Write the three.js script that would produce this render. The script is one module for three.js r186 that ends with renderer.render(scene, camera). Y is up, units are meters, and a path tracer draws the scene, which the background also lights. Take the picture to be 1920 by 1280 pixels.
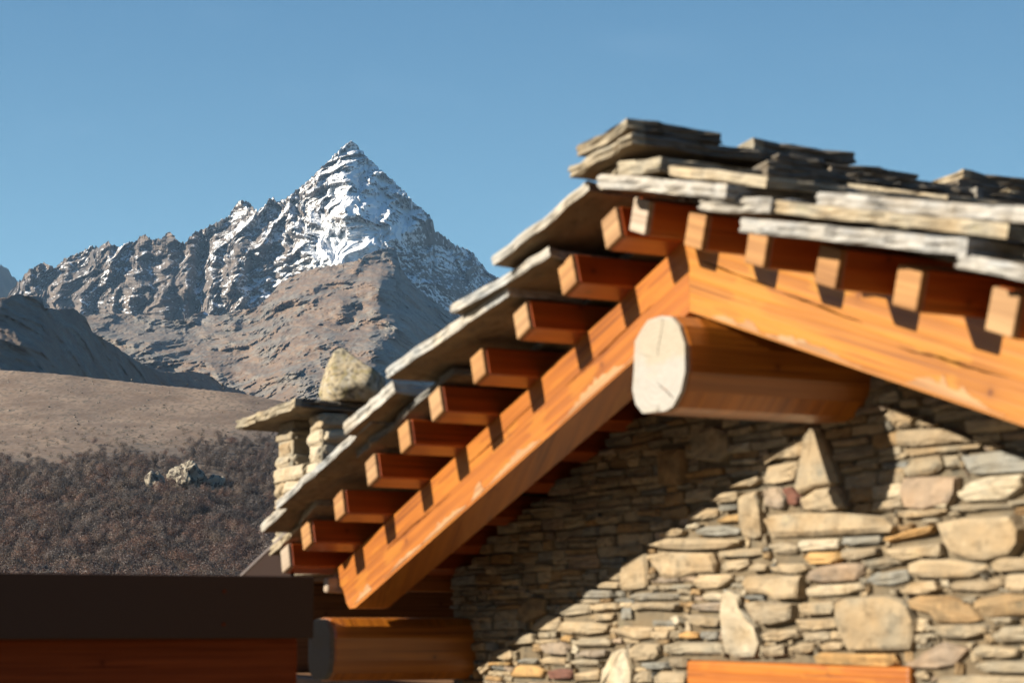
import * as THREE from 'three';
import { mergeGeometries, mergeVertices, toCreasedNormals } from 'three/addons/utils/BufferGeometryUtils.js';
import { RoundedBoxGeometry } from 'three/addons/geometries/RoundedBoxGeometry.js';
import { createNoise2D, createNoise3D } from 'simplex-noise';

// ---------------------------------------------------------------- camera, sky, sun, exposure
const EYE = 2.4, PITCH = 0.145019, PSI = 1.098485, FPX = 3632.46;         // eye height, tilt up, turn of the house, focal length in photo pixels
const scene = new THREE.Scene();
const camera = new THREE.PerspectiveCamera(2 * Math.atan(640 / FPX) * 180 / Math.PI, 1.5, 0.1, 60000);
camera.position.set(0, EYE, 0); camera.rotation.set(PITCH, 0, 0);
camera.focus = 3000; camera.userData.fStop = 5.3;
const renderer = new THREE.WebGLRenderer();
renderer.toneMapping = THREE.LinearToneMapping; renderer.toneMappingExposure = 2.7; renderer.shadowMap.enabled = true;
scene.fog = new THREE.FogExp2(new THREE.Color().setRGB(0.42, 0.68, 1.0), 1.5e-5);

const gx = new THREE.Vector3(Math.cos(PSI), 0, Math.sin(PSI)), dx = new THREE.Vector3(Math.sin(PSI), 0, -Math.cos(PSI));   // along the gable, into the house
const SUN = new THREE.Vector3().addScaledVector(dx, -1).addScaledVector(gx, -0.18).add(new THREE.Vector3(0, 0.45, 0)).normalize();
const sun = new THREE.DirectionalLight(new THREE.Color().setRGB(1, 0.9, 0.74), 5);
sun.position.copy(SUN).multiplyScalar(60); sun.castShadow = true; sun.shadow.radius = 1;
sun.shadow.mapSize.set(2048, 2048); Object.assign(sun.shadow.camera, { left: -15, right: 15, top: 15, bottom: -15, near: 1, far: 200 });
scene.add(sun, sun.target);

const { lerp, clamp, smoothstep } = THREE.MathUtils;
function rng(seed) { let a = seed >>> 0; return () => { a = (a + 0x6d2b79f5) | 0; let t = Math.imul(a ^ (a >>> 15), 1 | a); t = (t + Math.imul(t ^ (t >>> 7), 61 | t)) ^ t; return ((t ^ (t >>> 14)) >>> 0) / 4294967296; }; }
const n3 = createNoise3D(rng(11)), n2 = createNoise2D(rng(12));
const fbm = (x, y, z, o = 4) => { let s = 0, a = 0.5; for (let i = 0; i < o; i++) { s += a * n3(x, y, z); x = x * 2.03 + 7.1; y = y * 2.03 - 3.3; z = z * 2.03 + 1.7; a *= 0.5; } return s; };
const ridged = (x, y, z, o = 4) => { let s = 0, a = 0.5, w = 1; for (let i = 0; i < o; i++) { let r = 1 - Math.abs(n3(x, y, z)); r *= r; s += a * r * w; w = clamp(r * 1.6, 0, 1); x = x * 2.07 + 5.2; y = y * 2.07 - 1.9; z = z * 2.07 + 8.4; a *= 0.5; } return s; };

{ // clear autumn sky: deep blue overhead, paler low down, a few thin wisps
  const W = 1024, H = 512, data = new Float32Array(W * H * 4);
  for (let j = 0; j < H; j++) for (let i = 0; i < W; i++) {
    const e = ((j + 0.5) / H - 0.5) * Math.PI, az = ((i + 0.5) / W - 0.5) * 2 * Math.PI, y = Math.sin(e), c = Math.cos(e), x = Math.cos(az) * c, z = Math.sin(az) * c;
    const mu = x * SUN.x + y * SUN.y + z * SUN.z, up = Math.max(0, y);
    const k = Math.exp(-up / 0.19), near = Math.pow(Math.max(0, mu), 40) * 0.5;
    let r = lerp(0.018, 0.53, k) + near, g = lerp(0.10, 0.93, k) + near, b = lerp(0.28, 1.12, k) + near * 0.9;
    const wisp = smoothstep(fbm(x * 5 + y * 9, y * 34, z * 5, 5), 0.22, 0.75) * 0.05 * Math.exp(-up * 3);
    r += wisp; g += wisp; b += wisp; r /= 2.6; g /= 2.42; b /= 2.42;
    const q = (j * W + i) * 4; data[q] = r; data[q + 1] = g; data[q + 2] = b; data[q + 3] = 1;
  }
  const t = new THREE.DataTexture(data, W, H, THREE.RGBAFormat, THREE.FloatType);
  t.mapping = THREE.EquirectangularReflectionMapping; t.magFilter = t.minFilter = THREE.LinearFilter; t.needsUpdate = true;
  scene.background = t; scene.environment = t;
}

// ---------------------------------------------------------------- helpers
const names = new Map();
function numbered(n) { const k = names.get(n) ?? 0; names.set(n, k + 1); return k ? n + '_' + String(k).padStart(3, '0') : n; }
function tag(o, label, category, group, kind) { const u = o.userData; if (label) u.label = label; if (category) u.category = category; if (group) u.group = group; if (kind) u.kind = kind; return o; }
function mesh(name, geo, mat, parent) { const m = new THREE.Mesh(geo, mat); m.name = parent ? name : numbered(name); m.castShadow = m.receiveShadow = true; (parent ?? scene).add(m); return m; }
const HA = EYE + 1.065867, AX = new THREE.Vector3(0.312858, 0, -5.2);     // height of the roof's peak line; the gable's foot
class Place {                                                            // a thing in the house's own axes: u along the gable, v above the peak line, w into the house
  constructor(name, u0, w0, base = 0) {
    this.g = new THREE.Group(); this.g.name = numbered(name); this.u0 = u0; this.w0 = w0; this.b = base;
    this.g.position.copy(AX).addScaledVector(gx, u0).addScaledVector(dx, w0).add(new THREE.Vector3(0, base, 0)); this.g.rotation.y = -PSI; scene.add(this.g);
  }
  at(u, v, w) { return new THREE.Vector3(u - this.u0, v + HA - this.b, -(w - this.w0)); }
  box(name, u, v, w, mat, parent, r = 0.006) {
    const s = [u[1] - u[0], v[1] - v[0], w[1] - w[0]];
    const g = boxUV(new RoundedBoxGeometry(s[0], s[1], s[2], 1, Math.min(r, s[0] / 3, s[1] / 3, s[2] / 3)));
    const m = mesh(name, g, mat, parent ?? this.g); m.position.copy(this.at((u[0] + u[1]) / 2, (v[0] + v[1]) / 2, (w[0] + w[1]) / 2));
    if (parent && parent !== this.g) m.position.sub(parent.position);
    return m;
  }
}
function boxUV(geo, turn = 0, off = 0) {                                  // uv in metres from the face each triangle looks along
  const g = geo.index ? geo.toNonIndexed() : geo, p = g.attributes.position, n = p.count, uv = new Float32Array(n * 2), a = new THREE.Vector3(), b = new THREE.Vector3(), c = new THREE.Vector3(), k = new THREE.Vector3();
  for (let i = 0; i < n; i += 3) {
    a.fromBufferAttribute(p, i); b.fromBufferAttribute(p, i + 1); c.fromBufferAttribute(p, i + 2);
    k.copy(b).sub(a).cross(c.clone().sub(a)); const X = Math.abs(k.x), Y = Math.abs(k.y), Z = Math.abs(k.z);
    for (const [j, v] of [[i, a], [i + 1, b], [i + 2, c]]) {
      let s = X > Y && X > Z ? v.z : v.x, t = Y > X && Y > Z ? v.z : v.y;
      if (turn) { const cs = Math.cos(turn), sn = Math.sin(turn); [s, t] = [s * cs + t * sn, -s * sn + t * cs]; }
      uv[j * 2] = s + off; uv[j * 2 + 1] = t + off * 0.37;
    }
  }
  g.setAttribute('uv', new THREE.BufferAttribute(uv, 2)); return g;
}
// ---- computed textures (tileable)
function tileNoise(seed) {
  const tab = new Float32Array(65536), r = rng(seed); for (let i = 0; i < 65536; i++) tab[i] = r();
  return (x, y, px, py) => {
    const ix = Math.floor(x), iy = Math.floor(y), fx = x - ix, fy = y - iy, s = fx * fx * (3 - 2 * fx), t = fy * fy * (3 - 2 * fy);
    const h = (a, b) => tab[((((a % px) + px) % px) * 251 + (((b % py) + py) % py) * 7919) & 65535];
    return lerp(lerp(h(ix, iy), h(ix + 1, iy), s), lerp(h(ix, iy + 1), h(ix + 1, iy + 1), s), t) * 2 - 1;
  };
}
function texture(W, H, f, srgb, rep) {
  const d = new Uint8Array(W * H * 4);
  for (let y = 0; y < H; y++) for (let x = 0; x < W; x++) { const c = f(x / W, y / H), q = (y * W + x) * 4; for (let k = 0; k < 3; k++) d[q + k] = (srgb ? Math.pow(clamp(c[k], 0, 1), 1 / 2.2) : clamp(c[k], 0, 1)) * 255; d[q + 3] = 255; }
  const t = new THREE.DataTexture(d, W, H); t.wrapS = t.wrapT = THREE.RepeatWrapping; t.magFilter = THREE.LinearFilter; t.minFilter = THREE.LinearMipmapLinearFilter; t.generateMipmaps = true;
  if (srgb) t.colorSpace = THREE.SRGBColorSpace; t.repeat.set(1 / rep[0], 1 / rep[1]); t.needsUpdate = true; return t;
}
const tn = tileNoise(3), tf = (u, v, f, g, o = 4) => { let s = 0, a = 0.5; for (let i = 0; i < o; i++) { s += a * tn(u * f, v * g, f, g); f *= 2; g *= 2; a *= 0.5; } return s; };
const woodHeight = (u, v) => { const w = v + 0.012 * tf(u, v, 3, 5, 3); return tf(u, w, 2, 26, 4) + 0.5 * tf(u, w, 6, 90, 2); };
const knots = [[0.13, 0.3], [0.37, 0.72], [0.55, 0.18], [0.72, 0.55], [0.9, 0.86]];
function wood(u, v, wear) {
  let h = woodHeight(u, v), c = 0.82 + 0.30 * h + 0.24 * tf(u, v, 4, 3, 4) - 0.3 * smoothstep(tf(u + 0.4, v + 0.012 * tf(u, v, 3, 5, 3), 2, 34, 2), 0.34, 0.42);
  for (const [a, b] of knots) { const du = (u - a) * 1.5, dv = (v - b) * 0.4, d = Math.hypot(du, dv); c -= 0.45 * Math.exp(-d * d / 0.00006) + 0.10 * Math.exp(-d * d / 0.0006); }
  const m = wear * smoothstep(tf(u + 0.3, v, 9, 6, 5) + 0.25 * h, 0.14, 0.36);
  return [lerp(c, 1.02, m * 0.7), lerp(Math.pow(Math.max(c, 0.01), 1.25), 1.05, m), lerp(Math.pow(Math.max(c, 0.01), 1.5), 1.2, m)].map((x) => x * 0.95);
}
const woodMap = texture(1024, 256, (u, v) => wood(u, v, 0.0), true, [1.5, 0.4]), wornMap = texture(1024, 256, (u, v) => wood(u, v, 0.75), true, [1.5, 0.4]);
const woodBump = texture(1024, 256, (u, v) => Array(3).fill(0.5 + 0.4 * woodHeight(u, v)), false, [1.5, 0.4]);
const stoneNoise = (u, v) => 0.62 * tf(u, v, 5, 5, 6) + 0.4 * tf(u + 0.5, v, 14, 22, 4);
const stoneMap = texture(512, 512, (u, v) => { const s = 0.80 + 0.42 * stoneNoise(u, v) - 0.22 * smoothstep(tf(u + 0.6, v + 0.2, 18, 22, 4), 0.2, 0.4) + 0.16 * tf(u + 0.1, v + 0.4, 3, 4, 3), w = 0.11 * tf(u, v, 7, 9, 4), l = smoothstep(tf(u + 0.2, v + 0.7, 11, 11, 4), 0.22, 0.4) * 0.16; return [s + w + l, s + l, s - 1.4 * w + l]; }, true, [0.6, 0.6]);
const stoneBump = texture(512, 512, (u, v) => Array(3).fill(0.5 + 0.45 * stoneNoise(u, v)), false, [0.6, 0.6]);
const ringMap = texture(512, 512, (u, v) => {                              // growth rings, rays, saw marks, weathered patches: laid from the pith outwards
  const x = u - 0.46, y = v - 0.55, a = Math.atan2(y, x), R = Math.hypot(x, y) * (1 + 0.1 * tn(u * 5, v * 5, 5, 5)), ring = 0.5 + 0.5 * Math.sin(R * 150 + 3 * tn(u * 8, v * 8, 8, 8)), ray = smoothstep(tn(a * 7 + 30, 3 + R * 2, 64, 64), 0.72, 0.9);
  const p = smoothstep(tf(u, v, 3, 3, 4), -0.05, 0.35), s = 0.92 - 0.13 * ring + 0.1 * tf(u, v, 16, 40, 3) - 0.32 * ray * smoothstep(R, 0.03, 0.2);
  return [s, s * lerp(1, 0.93, p), s * lerp(1, 0.8, p)];
}, true, [1, 1]);
const std = (o) => new THREE.MeshStandardMaterial(o), dull = (o) => new THREE.MeshPhysicalMaterial({ specularIntensity: 0.25, ...o });
const rgb = (r, g, b) => new THREE.Color().setRGB(r, g, b);
const woodMat = (r, g, b, worn, rough = 0.5, coat = 0) => new THREE.MeshPhysicalMaterial({ clearcoat: coat, clearcoatRoughness: 0.3, color: rgb(r, g, b), map: worn ? wornMap : woodMap, bumpMap: woodBump, bumpScale: 0.0025, roughness: rough });
const M = {
  rafterLeft: woodMat(0.33, 0.105, 0.006, true, 0.5, 0.2), rafter: woodMat(0.34, 0.13, 0.008, true, 0.5, 0.15), batten: woodMat(0.36, 0.066, 0.003, false, 0.4, 0.7), log: woodMat(0.40, 0.128, 0.009, false, 0.45, 0.5), lintel: woodMat(0.34, 0.105, 0.007, true, 0.5, 0.2),
  endA: woodMat(0.30, 0.150, 0.048, false, 0.8), endB: woodMat(0.30, 0.175, 0.078, false, 0.8), endPale: woodMat(0.33, 0.27, 0.21, false, 0.85),
  logEnd: std({ color: rgb(0.30, 0.282, 0.255), map: ringMap, roughness: 0.9 }), shadedEnd: std({ color: rgb(0.13, 0.125, 0.115), map: ringMap, roughness: 0.9 }),
  mortar: std({ color: rgb(0.12, 0.092, 0.056), map: stoneMap, bumpMap: stoneBump, bumpScale: 0.01, roughness: 1 }),
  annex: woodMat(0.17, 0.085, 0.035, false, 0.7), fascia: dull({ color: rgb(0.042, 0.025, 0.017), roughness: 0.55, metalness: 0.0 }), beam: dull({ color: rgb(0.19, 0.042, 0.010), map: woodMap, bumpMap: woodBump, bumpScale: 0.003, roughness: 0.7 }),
  flash: dull({ color: rgb(0.018, 0.009, 0.006), roughness: 0.7 }), flashLitEdge: std({ color: rgb(0.10, 0.08, 0.075), roughness: 0.6 }),
};
const TONES = { t: [0.285, 0.222, 0.140], g: [0.205, 0.168, 0.115], w: [0.32, 0.265, 0.185], o: [0.31, 0.185, 0.07], p: [0.235, 0.178, 0.125], b: [0.165, 0.155, 0.13], d: [0.22, 0.145, 0.07], r: [0.13, 0.052, 0.033] };
const stoneMats = {}; { const r = rng(5);
  for (const k in TONES) stoneMats[k] = [0, 1, 2].map(() => { const f = 0.88 + 0.24 * r(), h = (r() - 0.5) * 0.08, c = TONES[k]; return std({ color: rgb(c[0] * f, c[1] * f * (1 - h), c[2] * f * (1 - 2 * h)), map: stoneMap, bumpMap: stoneBump, bumpScale: 0.02, roughness: 0.95 }); }); }
// ---------------------------------------------------------------- the stone house
const K = 0.3297, AL = Math.atan(K), CA = Math.cos(AL), SA = Math.sin(AL);
const H = new Place('stone_house', 0, 0); tag(H.g, 'stone house with a slate gable roof carried on orange timber rafters', 'house');
function shapeOf(pts) { const s = new THREE.Shape(); pts.forEach(([x, y], i) => (i ? s.lineTo(x, y) : s.moveTo(x, y))); s.closePath(); return s; }
function gablePlate(name, pts, w0, w1, mat, turn, bevel = 0.008, off = 0, parent = H.g, cracks = []) {   // an outline in the gable's plane, given thickness
  const sh = shapeOf(pts.map(([u, v]) => [u, v + HA])); for (const c of cracks) sh.holes.push(new THREE.Path(c.map(([u, v]) => new THREE.Vector2(u, v + HA))));
  const g = new THREE.ExtrudeGeometry(sh, { depth: w1 - w0 - 2 * bevel, bevelEnabled: bevel > 0, bevelThickness: bevel, bevelSize: bevel, bevelOffset: -bevel, bevelSegments: 2, curveSegments: 8 });
  g.translate(0, 0, -w1 + bevel); return mesh(name, boxUV(g, turn, off), mat, parent);
}
const endUV = (g, u, v) => { g = g.index ? g.toNonIndexed() : g; const p = g.attributes.position, a = new Float32Array(p.count * 2); for (let i = 0; i < p.count; i++) { a[i * 2] = (p.getX(i) - u) / 0.32 + 0.5; a[i * 2 + 1] = (p.getY(i) - v - HA) / 0.32 + 0.5; } g.setAttribute('uv', new THREE.BufferAttribute(a, 2)); return g; };
// walls
const wallPts = [[-2.62, -HA], [2.62, -HA], [2.62, -2.62 * K - 0.04], [0, -0.03], [-2.62, -2.62 * K - 0.04]];
const wall = gablePlate('gable_wall', wallPts, 0.724, 1.15, M.mortar, 0, 0);
H.box('side_wall', [-2.62, -2.2], [-HA, -0.95], [1.16, 6.6], M.mortar); H.box('side_wall', [2.2, 2.62], [-HA, -0.95], [1.16, 6.6], M.mortar);
gablePlate('rear_wall', wallPts, 6.61, 7.0, M.mortar, 0, 0);

// ---- rubble of the gable: the stones that can be told apart, then the small ones between them
const placedStones = [];
function stoneGeo(pts, proud, r, color) {
  let p = pts.map(([x, y]) => new THREE.Vector2(x, y));
  if (THREE.ShapeUtils.area(p) < 0) p.reverse();
  if (p.length < 8) p = p.flatMap((a, i) => { const b = p[(i + 1) % p.length], k = 0.05 + 0.12 * r(); return [a.clone().lerp(b, k), a.clone().lerp(b, 1 - k)]; });
  const n = p.length, c = new THREE.Vector2(); p.forEach((a) => c.add(a)); c.divideScalar(n);
  const ext = Math.min(...[0, 1].map((k) => { const v = p.map((a) => a.getComponent(k)); return Math.max(...v) - Math.min(...v); })), ins = Math.min(0.009, ext * 0.16);
  const tilt = [(r() - 0.5) * 0.12, (r() - 0.5) * 0.22], pos = [], idx = [];
  const ring = (d, z, j) => p.forEach((a, i) => {
    const q = p[(i + n - 1) % n], s = p[(i + 1) % n], t = new THREE.Vector2().subVectors(s, q).normalize(), x = a.x - t.y * d, y = a.y + t.x * d;
    pos.push(x + (r() - 0.5) * j, y + (r() - 0.5) * j, z + (z > 0 ? (x - c.x) * tilt[0] + (y - c.y) * tilt[1] + (r() - 0.5) * j * 1.5 : 0));
  });
  ring(0.002, -0.035, 0); ring(0, proud * 0.55, 0.004); ring(ins * 0.45, proud * 0.92, 0.005); ring(ins * 1.6, proud * 1.04, 0.006); pos.push(c.x + (r() - 0.5) * ext * 0.3, c.y, proud * (1.0 + 0.25 * r()));
  for (let k = 0; k < 3; k++) for (let i = 0; i < n; i++) { const a = k * n + i, b = k * n + (i + 1) % n; idx.push(a, b, b + n, a, b + n, a + n); }
  for (let i = 0; i < n; i++) idx.push(3 * n + i, 3 * n + (i + 1) % n, 4 * n);
  const g = new THREE.BufferGeometry(); g.setAttribute('position', new THREE.Float32BufferAttribute(pos, 3)); g.setIndex(idx); g.translate(0, HA, -0.724);
  const o = boxUV(toCreasedNormals(g, 0.38), 0, r() * 5);
  if (color) { const col = new Float32Array(o.attributes.position.count * 3); for (let i = 0; i < col.length; i++) col[i] = color[i % 3]; o.setAttribute('color', new THREE.BufferAttribute(col, 3)); }
  return o;
}
const sr = rng(77);
function st(tone, ...n) {
  const pts = []; for (let i = 0; i < n.length; i += 2) pts.push([n[i] / 1000, n[i + 1] / 1000]);
  placedStones.push(pts);
  const big = Math.abs(THREE.ShapeUtils.area(pts.map(([x, y]) => new THREE.Vector2(x, y)))) > 0.012;
  mesh('stone', stoneGeo(pts, (big ? 0.022 : 0.016) + 0.013 * sr(), sr), stoneMats[tone][Math.floor(sr() * 3)], wall);
}
st('t',-132,-491,-105,-499,-70,-552,-20,-643,-15,-668,-124,-674,-199,-689,-226,-665,-202,-615,-167,-519); st('t',-193,-701,-124,-677,-15,-673,32,-740,-78,-745,-175,-736); st('t',-399,-754,-365,-740,-200,-740,31,-753,199,-772,240,-799,220,-817,53,-814,-177,-813,-367,-805);
st('t',219,-465,344,-508,317,-533,257,-535,228,-515); st('t',362,-517,431,-539,421,-547,367,-538); st('g',263,-537,472,-551,545,-580,554,-599,429,-593,356,-594,266,-587);
st('t',266,-590,593,-605,592,-615,428,-615,302,-614); st('t',621,-609,641,-603,673,-617,658,-625,625,-622); st('t',268,-649,313,-621,433,-620,441,-648,405,-665,289,-670);
st('g',443,-624,508,-626,516,-656,451,-661); st('b',523,-631,682,-627,760,-646,758,-689,550,-681); st('p',289,-672,425,-676,500,-685,493,-727,467,-755,369,-763,290,-755,271,-710);
st('w',534,-700,650,-691,752,-695,745,-732,666,-753,517,-749,493,-730); st('t',247,-760,400,-763,461,-767,420,-779,262,-779); st('g',471,-758,693,-761,702,-774,569,-776,471,-771);
st('w',416,-749,462,-749,456,-764,413,-762); st('w',352,-785,414,-785,419,-798,352,-799); st('w',465,-776,505,-776,505,-783,465,-782);
st('t',423,-800,510,-790,713,-793,739,-828,732,-867,698,-893,607,-906,525,-901,462,-885,438,-850); st('o',184,-835,277,-815,413,-805,397,-824,205,-843); st('b',-9,-821,173,-821,175,-842,36,-847,-10,-842);
st('w',-203,-821,-21,-822,-17,-853,-205,-852); st('d',245,-797,304,-796,293,-813,250,-814); st('o',-188,-876,-170,-859,-13,-861,-11,-883,-47,-896,-160,-894);
st('g',-7,-853,153,-854,158,-872,51,-889,-5,-881); st('t',189,-860,422,-851,432,-887,358,-887,274,-896,219,-886); st('g',83,-889,209,-881,268,-897,135,-916,104,-912);
st('p',-161,-915,-120,-900,-19,-894,51,-894,96,-904,87,-924,38,-943,-105,-947,-167,-939); st('w',-197,-962,-145,-953,81,-952,91,-970,15,-981,-198,-987); st('b',92,-941,145,-923,277,-919,291,-948,205,-959,112,-957);
st('t',293,-904,338,-894,448,-895,589,-912,606,-933,533,-944,422,-946,301,-939); st('t',625,-907,652,-898,763,-900,761,-934,632,-934); st('t',671,-950,680,-940,761,-940,758,-989,673,-985);
st('t',240,-975,291,-953,403,-950,416,-975,353,-986,264,-986); st('g',450,-957,560,-952,662,-946,665,-970,585,-983,458,-978); st('t',-208,-1019,-193,-1002,-46,-1000,-41,-1020,-53,-1037,-194,-1039);
st('t',-29,-1004,15,-993,100,-987,204,-987,264,-1001,288,-1019,308,-1060,299,-1103,282,-1134,166,-1139,19,-1141,-17,-1099,-34,-1060); st('d',289,-1001,333,-990,443,-993,525,-1012,568,-1054,509,-1063,392,-1063,365,-1038,302,-1026); st('d',548,-1013,571,-998,647,-990,758,-993,755,-1040,626,-1048,582,-1042);
st('w',622,-1051,644,-1050,696,-1049,699,-1060,643,-1066); st('t',344,-1072,406,-1066,599,-1066,607,-1087,516,-1100,405,-1101,391,-1087); st('g',615,-1095,651,-1072,716,-1069,754,-1072,751,-1109,632,-1110);
st('w',343,-1092,377,-1089,391,-1100,357,-1104); st('p',346,-1134,418,-1112,474,-1120,515,-1132,453,-1171,386,-1183,265,-1181,276,-1165); st('t',538,-1125,565,-1116,704,-1125,699,-1144,612,-1151,541,-1148);
st('g',540,-1164,612,-1157,749,-1155,747,-1183,592,-1189,539,-1182); st('o',-136,-1156,-113,-1145,-13,-1145,217,-1144,231,-1169,200,-1179,-125,-1180); st('t',-129,-1122,-84,-1114,-28,-1115,-18,-1133,-118,-1139);
st('t',400,-1203,548,-1195,747,-1194,745,-1223,398,-1236); st('t',304,-1192,353,-1188,361,-1210,308,-1211); st('t',-241,-1050,-44,-1046,-37,-1077,-134,-1083,-213,-1080);
st('t',-1241,-862,-1089,-824,-1085,-948,-1246,-956,-1253,-909); st('t',-1080,-836,-962,-830,-682,-843,-663,-874,-670,-903,-779,-902,-892,-917,-985,-915,-1051,-860); st('t',-1042,-802,-939,-787,-749,-794,-510,-807,-530,-824,-602,-831,-819,-831,-962,-820);
st('t',-642,-839,-550,-836,-411,-839,-405,-855,-487,-861,-642,-855); st('g',-385,-830,-300,-822,-218,-839,-230,-859,-344,-859); st('t',-637,-886,-603,-867,-487,-869,-481,-886,-552,-902,-630,-901);
st('t',-475,-894,-437,-881,-375,-889,-382,-907,-469,-906); st('t',-369,-900,-326,-887,-185,-891,-174,-908,-244,-918,-345,-914); st('t',-800,-926,-772,-906,-578,-911,-572,-927,-645,-954,-780,-954);
st('t',-527,-939,-488,-918,-364,-919,-197,-925,-193,-955,-206,-992,-318,-996,-396,-976,-490,-971); st('g',-497,-999,-428,-996,-235,-1005,-249,-1052,-369,-1069,-424,-1066,-473,-1034); st('w',-606,-973,-567,-959,-522,-981,-517,-1017,-486,-1038,-443,-1073,-426,-1129,-458,-1164,-560,-1169,-618,-1155,-629,-1102,-628,-1037);
st('t',-419,-1097,-357,-1080,-226,-1080,-215,-1100,-310,-1114,-407,-1111); st('t',-275,-1134,-234,-1120,-153,-1119,-154,-1139,-206,-1150,-264,-1144); st('g',-408,-1135,-293,-1124,-294,-1158,-384,-1163);
st('g',-976,-1134,-882,-1122,-690,-1120,-637,-1131,-638,-1157,-862,-1160,-969,-1160); st('o',-875,-1099,-839,-1088,-763,-1092,-764,-1110,-861,-1114); st('p',-802,-1000,-633,-998,-634,-1027,-796,-1022);
st('g',-852,-1036,-782,-1033,-641,-1044,-655,-1073,-756,-1073,-825,-1059); st('w',-930,-1044,-887,-1036,-860,-1062,-902,-1070); st('g',-955,-1173,-848,-1171,-845,-1202,-941,-1208);
st('b',-1110,-1192,-969,-1186,-956,-1208,-1095,-1211); st('t',-1193,-1147,-1146,-1128,-1012,-1127,-1005,-1164,-1065,-1184,-1193,-1186); st('t',-1171,-1232,-1125,-1219,-1058,-1218,-1059,-1256,-1172,-1262);
st('t',-1036,-1233,-999,-1217,-856,-1217,-850,-1254,-1037,-1259); st('b',-1189,-965,-1068,-959,-900,-969,-893,-984,-1113,-985,-1190,-981); st('g',-1190,-996,-1039,-990,-879,-999,-894,-1021,-1076,-1016,-1190,-1019);
st('w',-753,-971,-685,-965,-632,-973,-633,-991,-747,-989); st('b',-1531,-956,-1506,-944,-1317,-951,-1302,-975,-1515,-973); st('t',-1456,-929,-1398,-918,-1261,-925,-1262,-946,-1398,-940);
st('t',-1373,-911,-1276,-877,-1257,-877,-1257,-919); st('t',-1465,-1018,-1456,-992,-1286,-991,-1271,-1015,-1399,-1024); st('g',-1731,-1024,-1696,-996,-1481,-993,-1473,-1026,-1670,-1037);
st('t',-1714,-1091,-1679,-1054,-1482,-1056,-1335,-1066,-1343,-1090,-1483,-1102,-1584,-1101); st('t',-1923,-1075,-1812,-1032,-1696,-1041,-1692,-1058,-1732,-1087,-1904,-1092); st('t',-1465,-1042,-1440,-1030,-1311,-1027,-1311,-1050,-1441,-1052);
st('t',-1311,-1086,-1256,-1070,-1057,-1074,-1058,-1108,-1164,-1116,-1296,-1098); st('o',-1697,-1116,-1670,-1105,-1610,-1107,-1610,-1125,-1679,-1127); st('p',-1840,-1142,-1795,-1131,-1670,-1130,-1627,-1148,-1636,-1173,-1813,-1171);
st('g',-1593,-1127,-1525,-1113,-1368,-1110,-1320,-1125,-1344,-1141,-1567,-1143); st('p',-1559,-1176,-1517,-1155,-1360,-1151,-1361,-1173,-1442,-1180); st('w',-1385,-1213,-1328,-1157,-1257,-1144,-1211,-1171,-1181,-1220,-1189,-1274,-1403,-1281);
st('t',-2242,-1177,-2202,-1156,-2094,-1153,-2065,-1187,-2113,-1201,-2222,-1194); st('t',-2364,-1232,-2302,-1206,-2242,-1205,-2262,-1234,-2343,-1258); st('t',-2113,-1140,-2046,-1118,-1960,-1092,-1886,-1100,-1877,-1134,-2094,-1146);
st('o',-2084,-1248,-2036,-1217,-1886,-1212,-1804,-1234,-1831,-1255,-2084,-1261); st('b',-2046,-1200,-1960,-1188,-1868,-1191,-1868,-1205,-2036,-1210); st('t',-1858,-1193,-1813,-1184,-1653,-1183,-1645,-1206,-1840,-1211);
st('g',-1619,-1193,-1525,-1183,-1393,-1187,-1402,-1205,-1602,-1209); st('r',-1795,-1233,-1689,-1219,-1602,-1225,-1611,-1258,-1777,-1262); st('t',-1585,-1237,-1410,-1221,-1410,-1253,-1585,-1261);
st('d',-1998,-997,-1885,-964,-1794,-974,-1812,-1028,-1960,-1058,-2017,-1049); st('t',-789,-485,-730,-448,-654,-445,-580,-472,-570,-534,-626,-563,-771,-542); st('d',-997,-497,-842,-498,-845,-621,-985,-612);
st('t',-381,-575,-233,-525,-184,-526,-202,-579,-291,-575); st('t',-400,-623,-370,-589,-230,-589,-217,-609,-238,-647,-350,-649,-395,-643); st('t',-579,-638,-423,-618,-407,-635,-465,-648,-573,-647);
st('p',-396,-659,-305,-658,-278,-699,-296,-727,-386,-712); st('r',-294,-665,-255,-661,-212,-693,-218,-712,-262,-719); st('t',-514,-692,-496,-670,-413,-665,-409,-717,-400,-801,-447,-809,-506,-799,-522,-761);
st('t',-692,-679,-647,-657,-513,-659,-526,-691,-648,-688); st('b',-630,-702,-611,-695,-532,-701,-533,-714,-618,-717); st('t',-827,-720,-736,-693,-649,-708,-668,-731,-744,-739,-815,-734);
st('o',-662,-741,-588,-728,-527,-731,-528,-753,-650,-750); st('b',-764,-768,-700,-757,-589,-762,-529,-774,-535,-792,-651,-791,-758,-782); st('t',-989,-772,-907,-751,-848,-764,-868,-782,-975,-782);
st('w',-841,-754,-789,-744,-751,-751,-777,-764);
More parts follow.
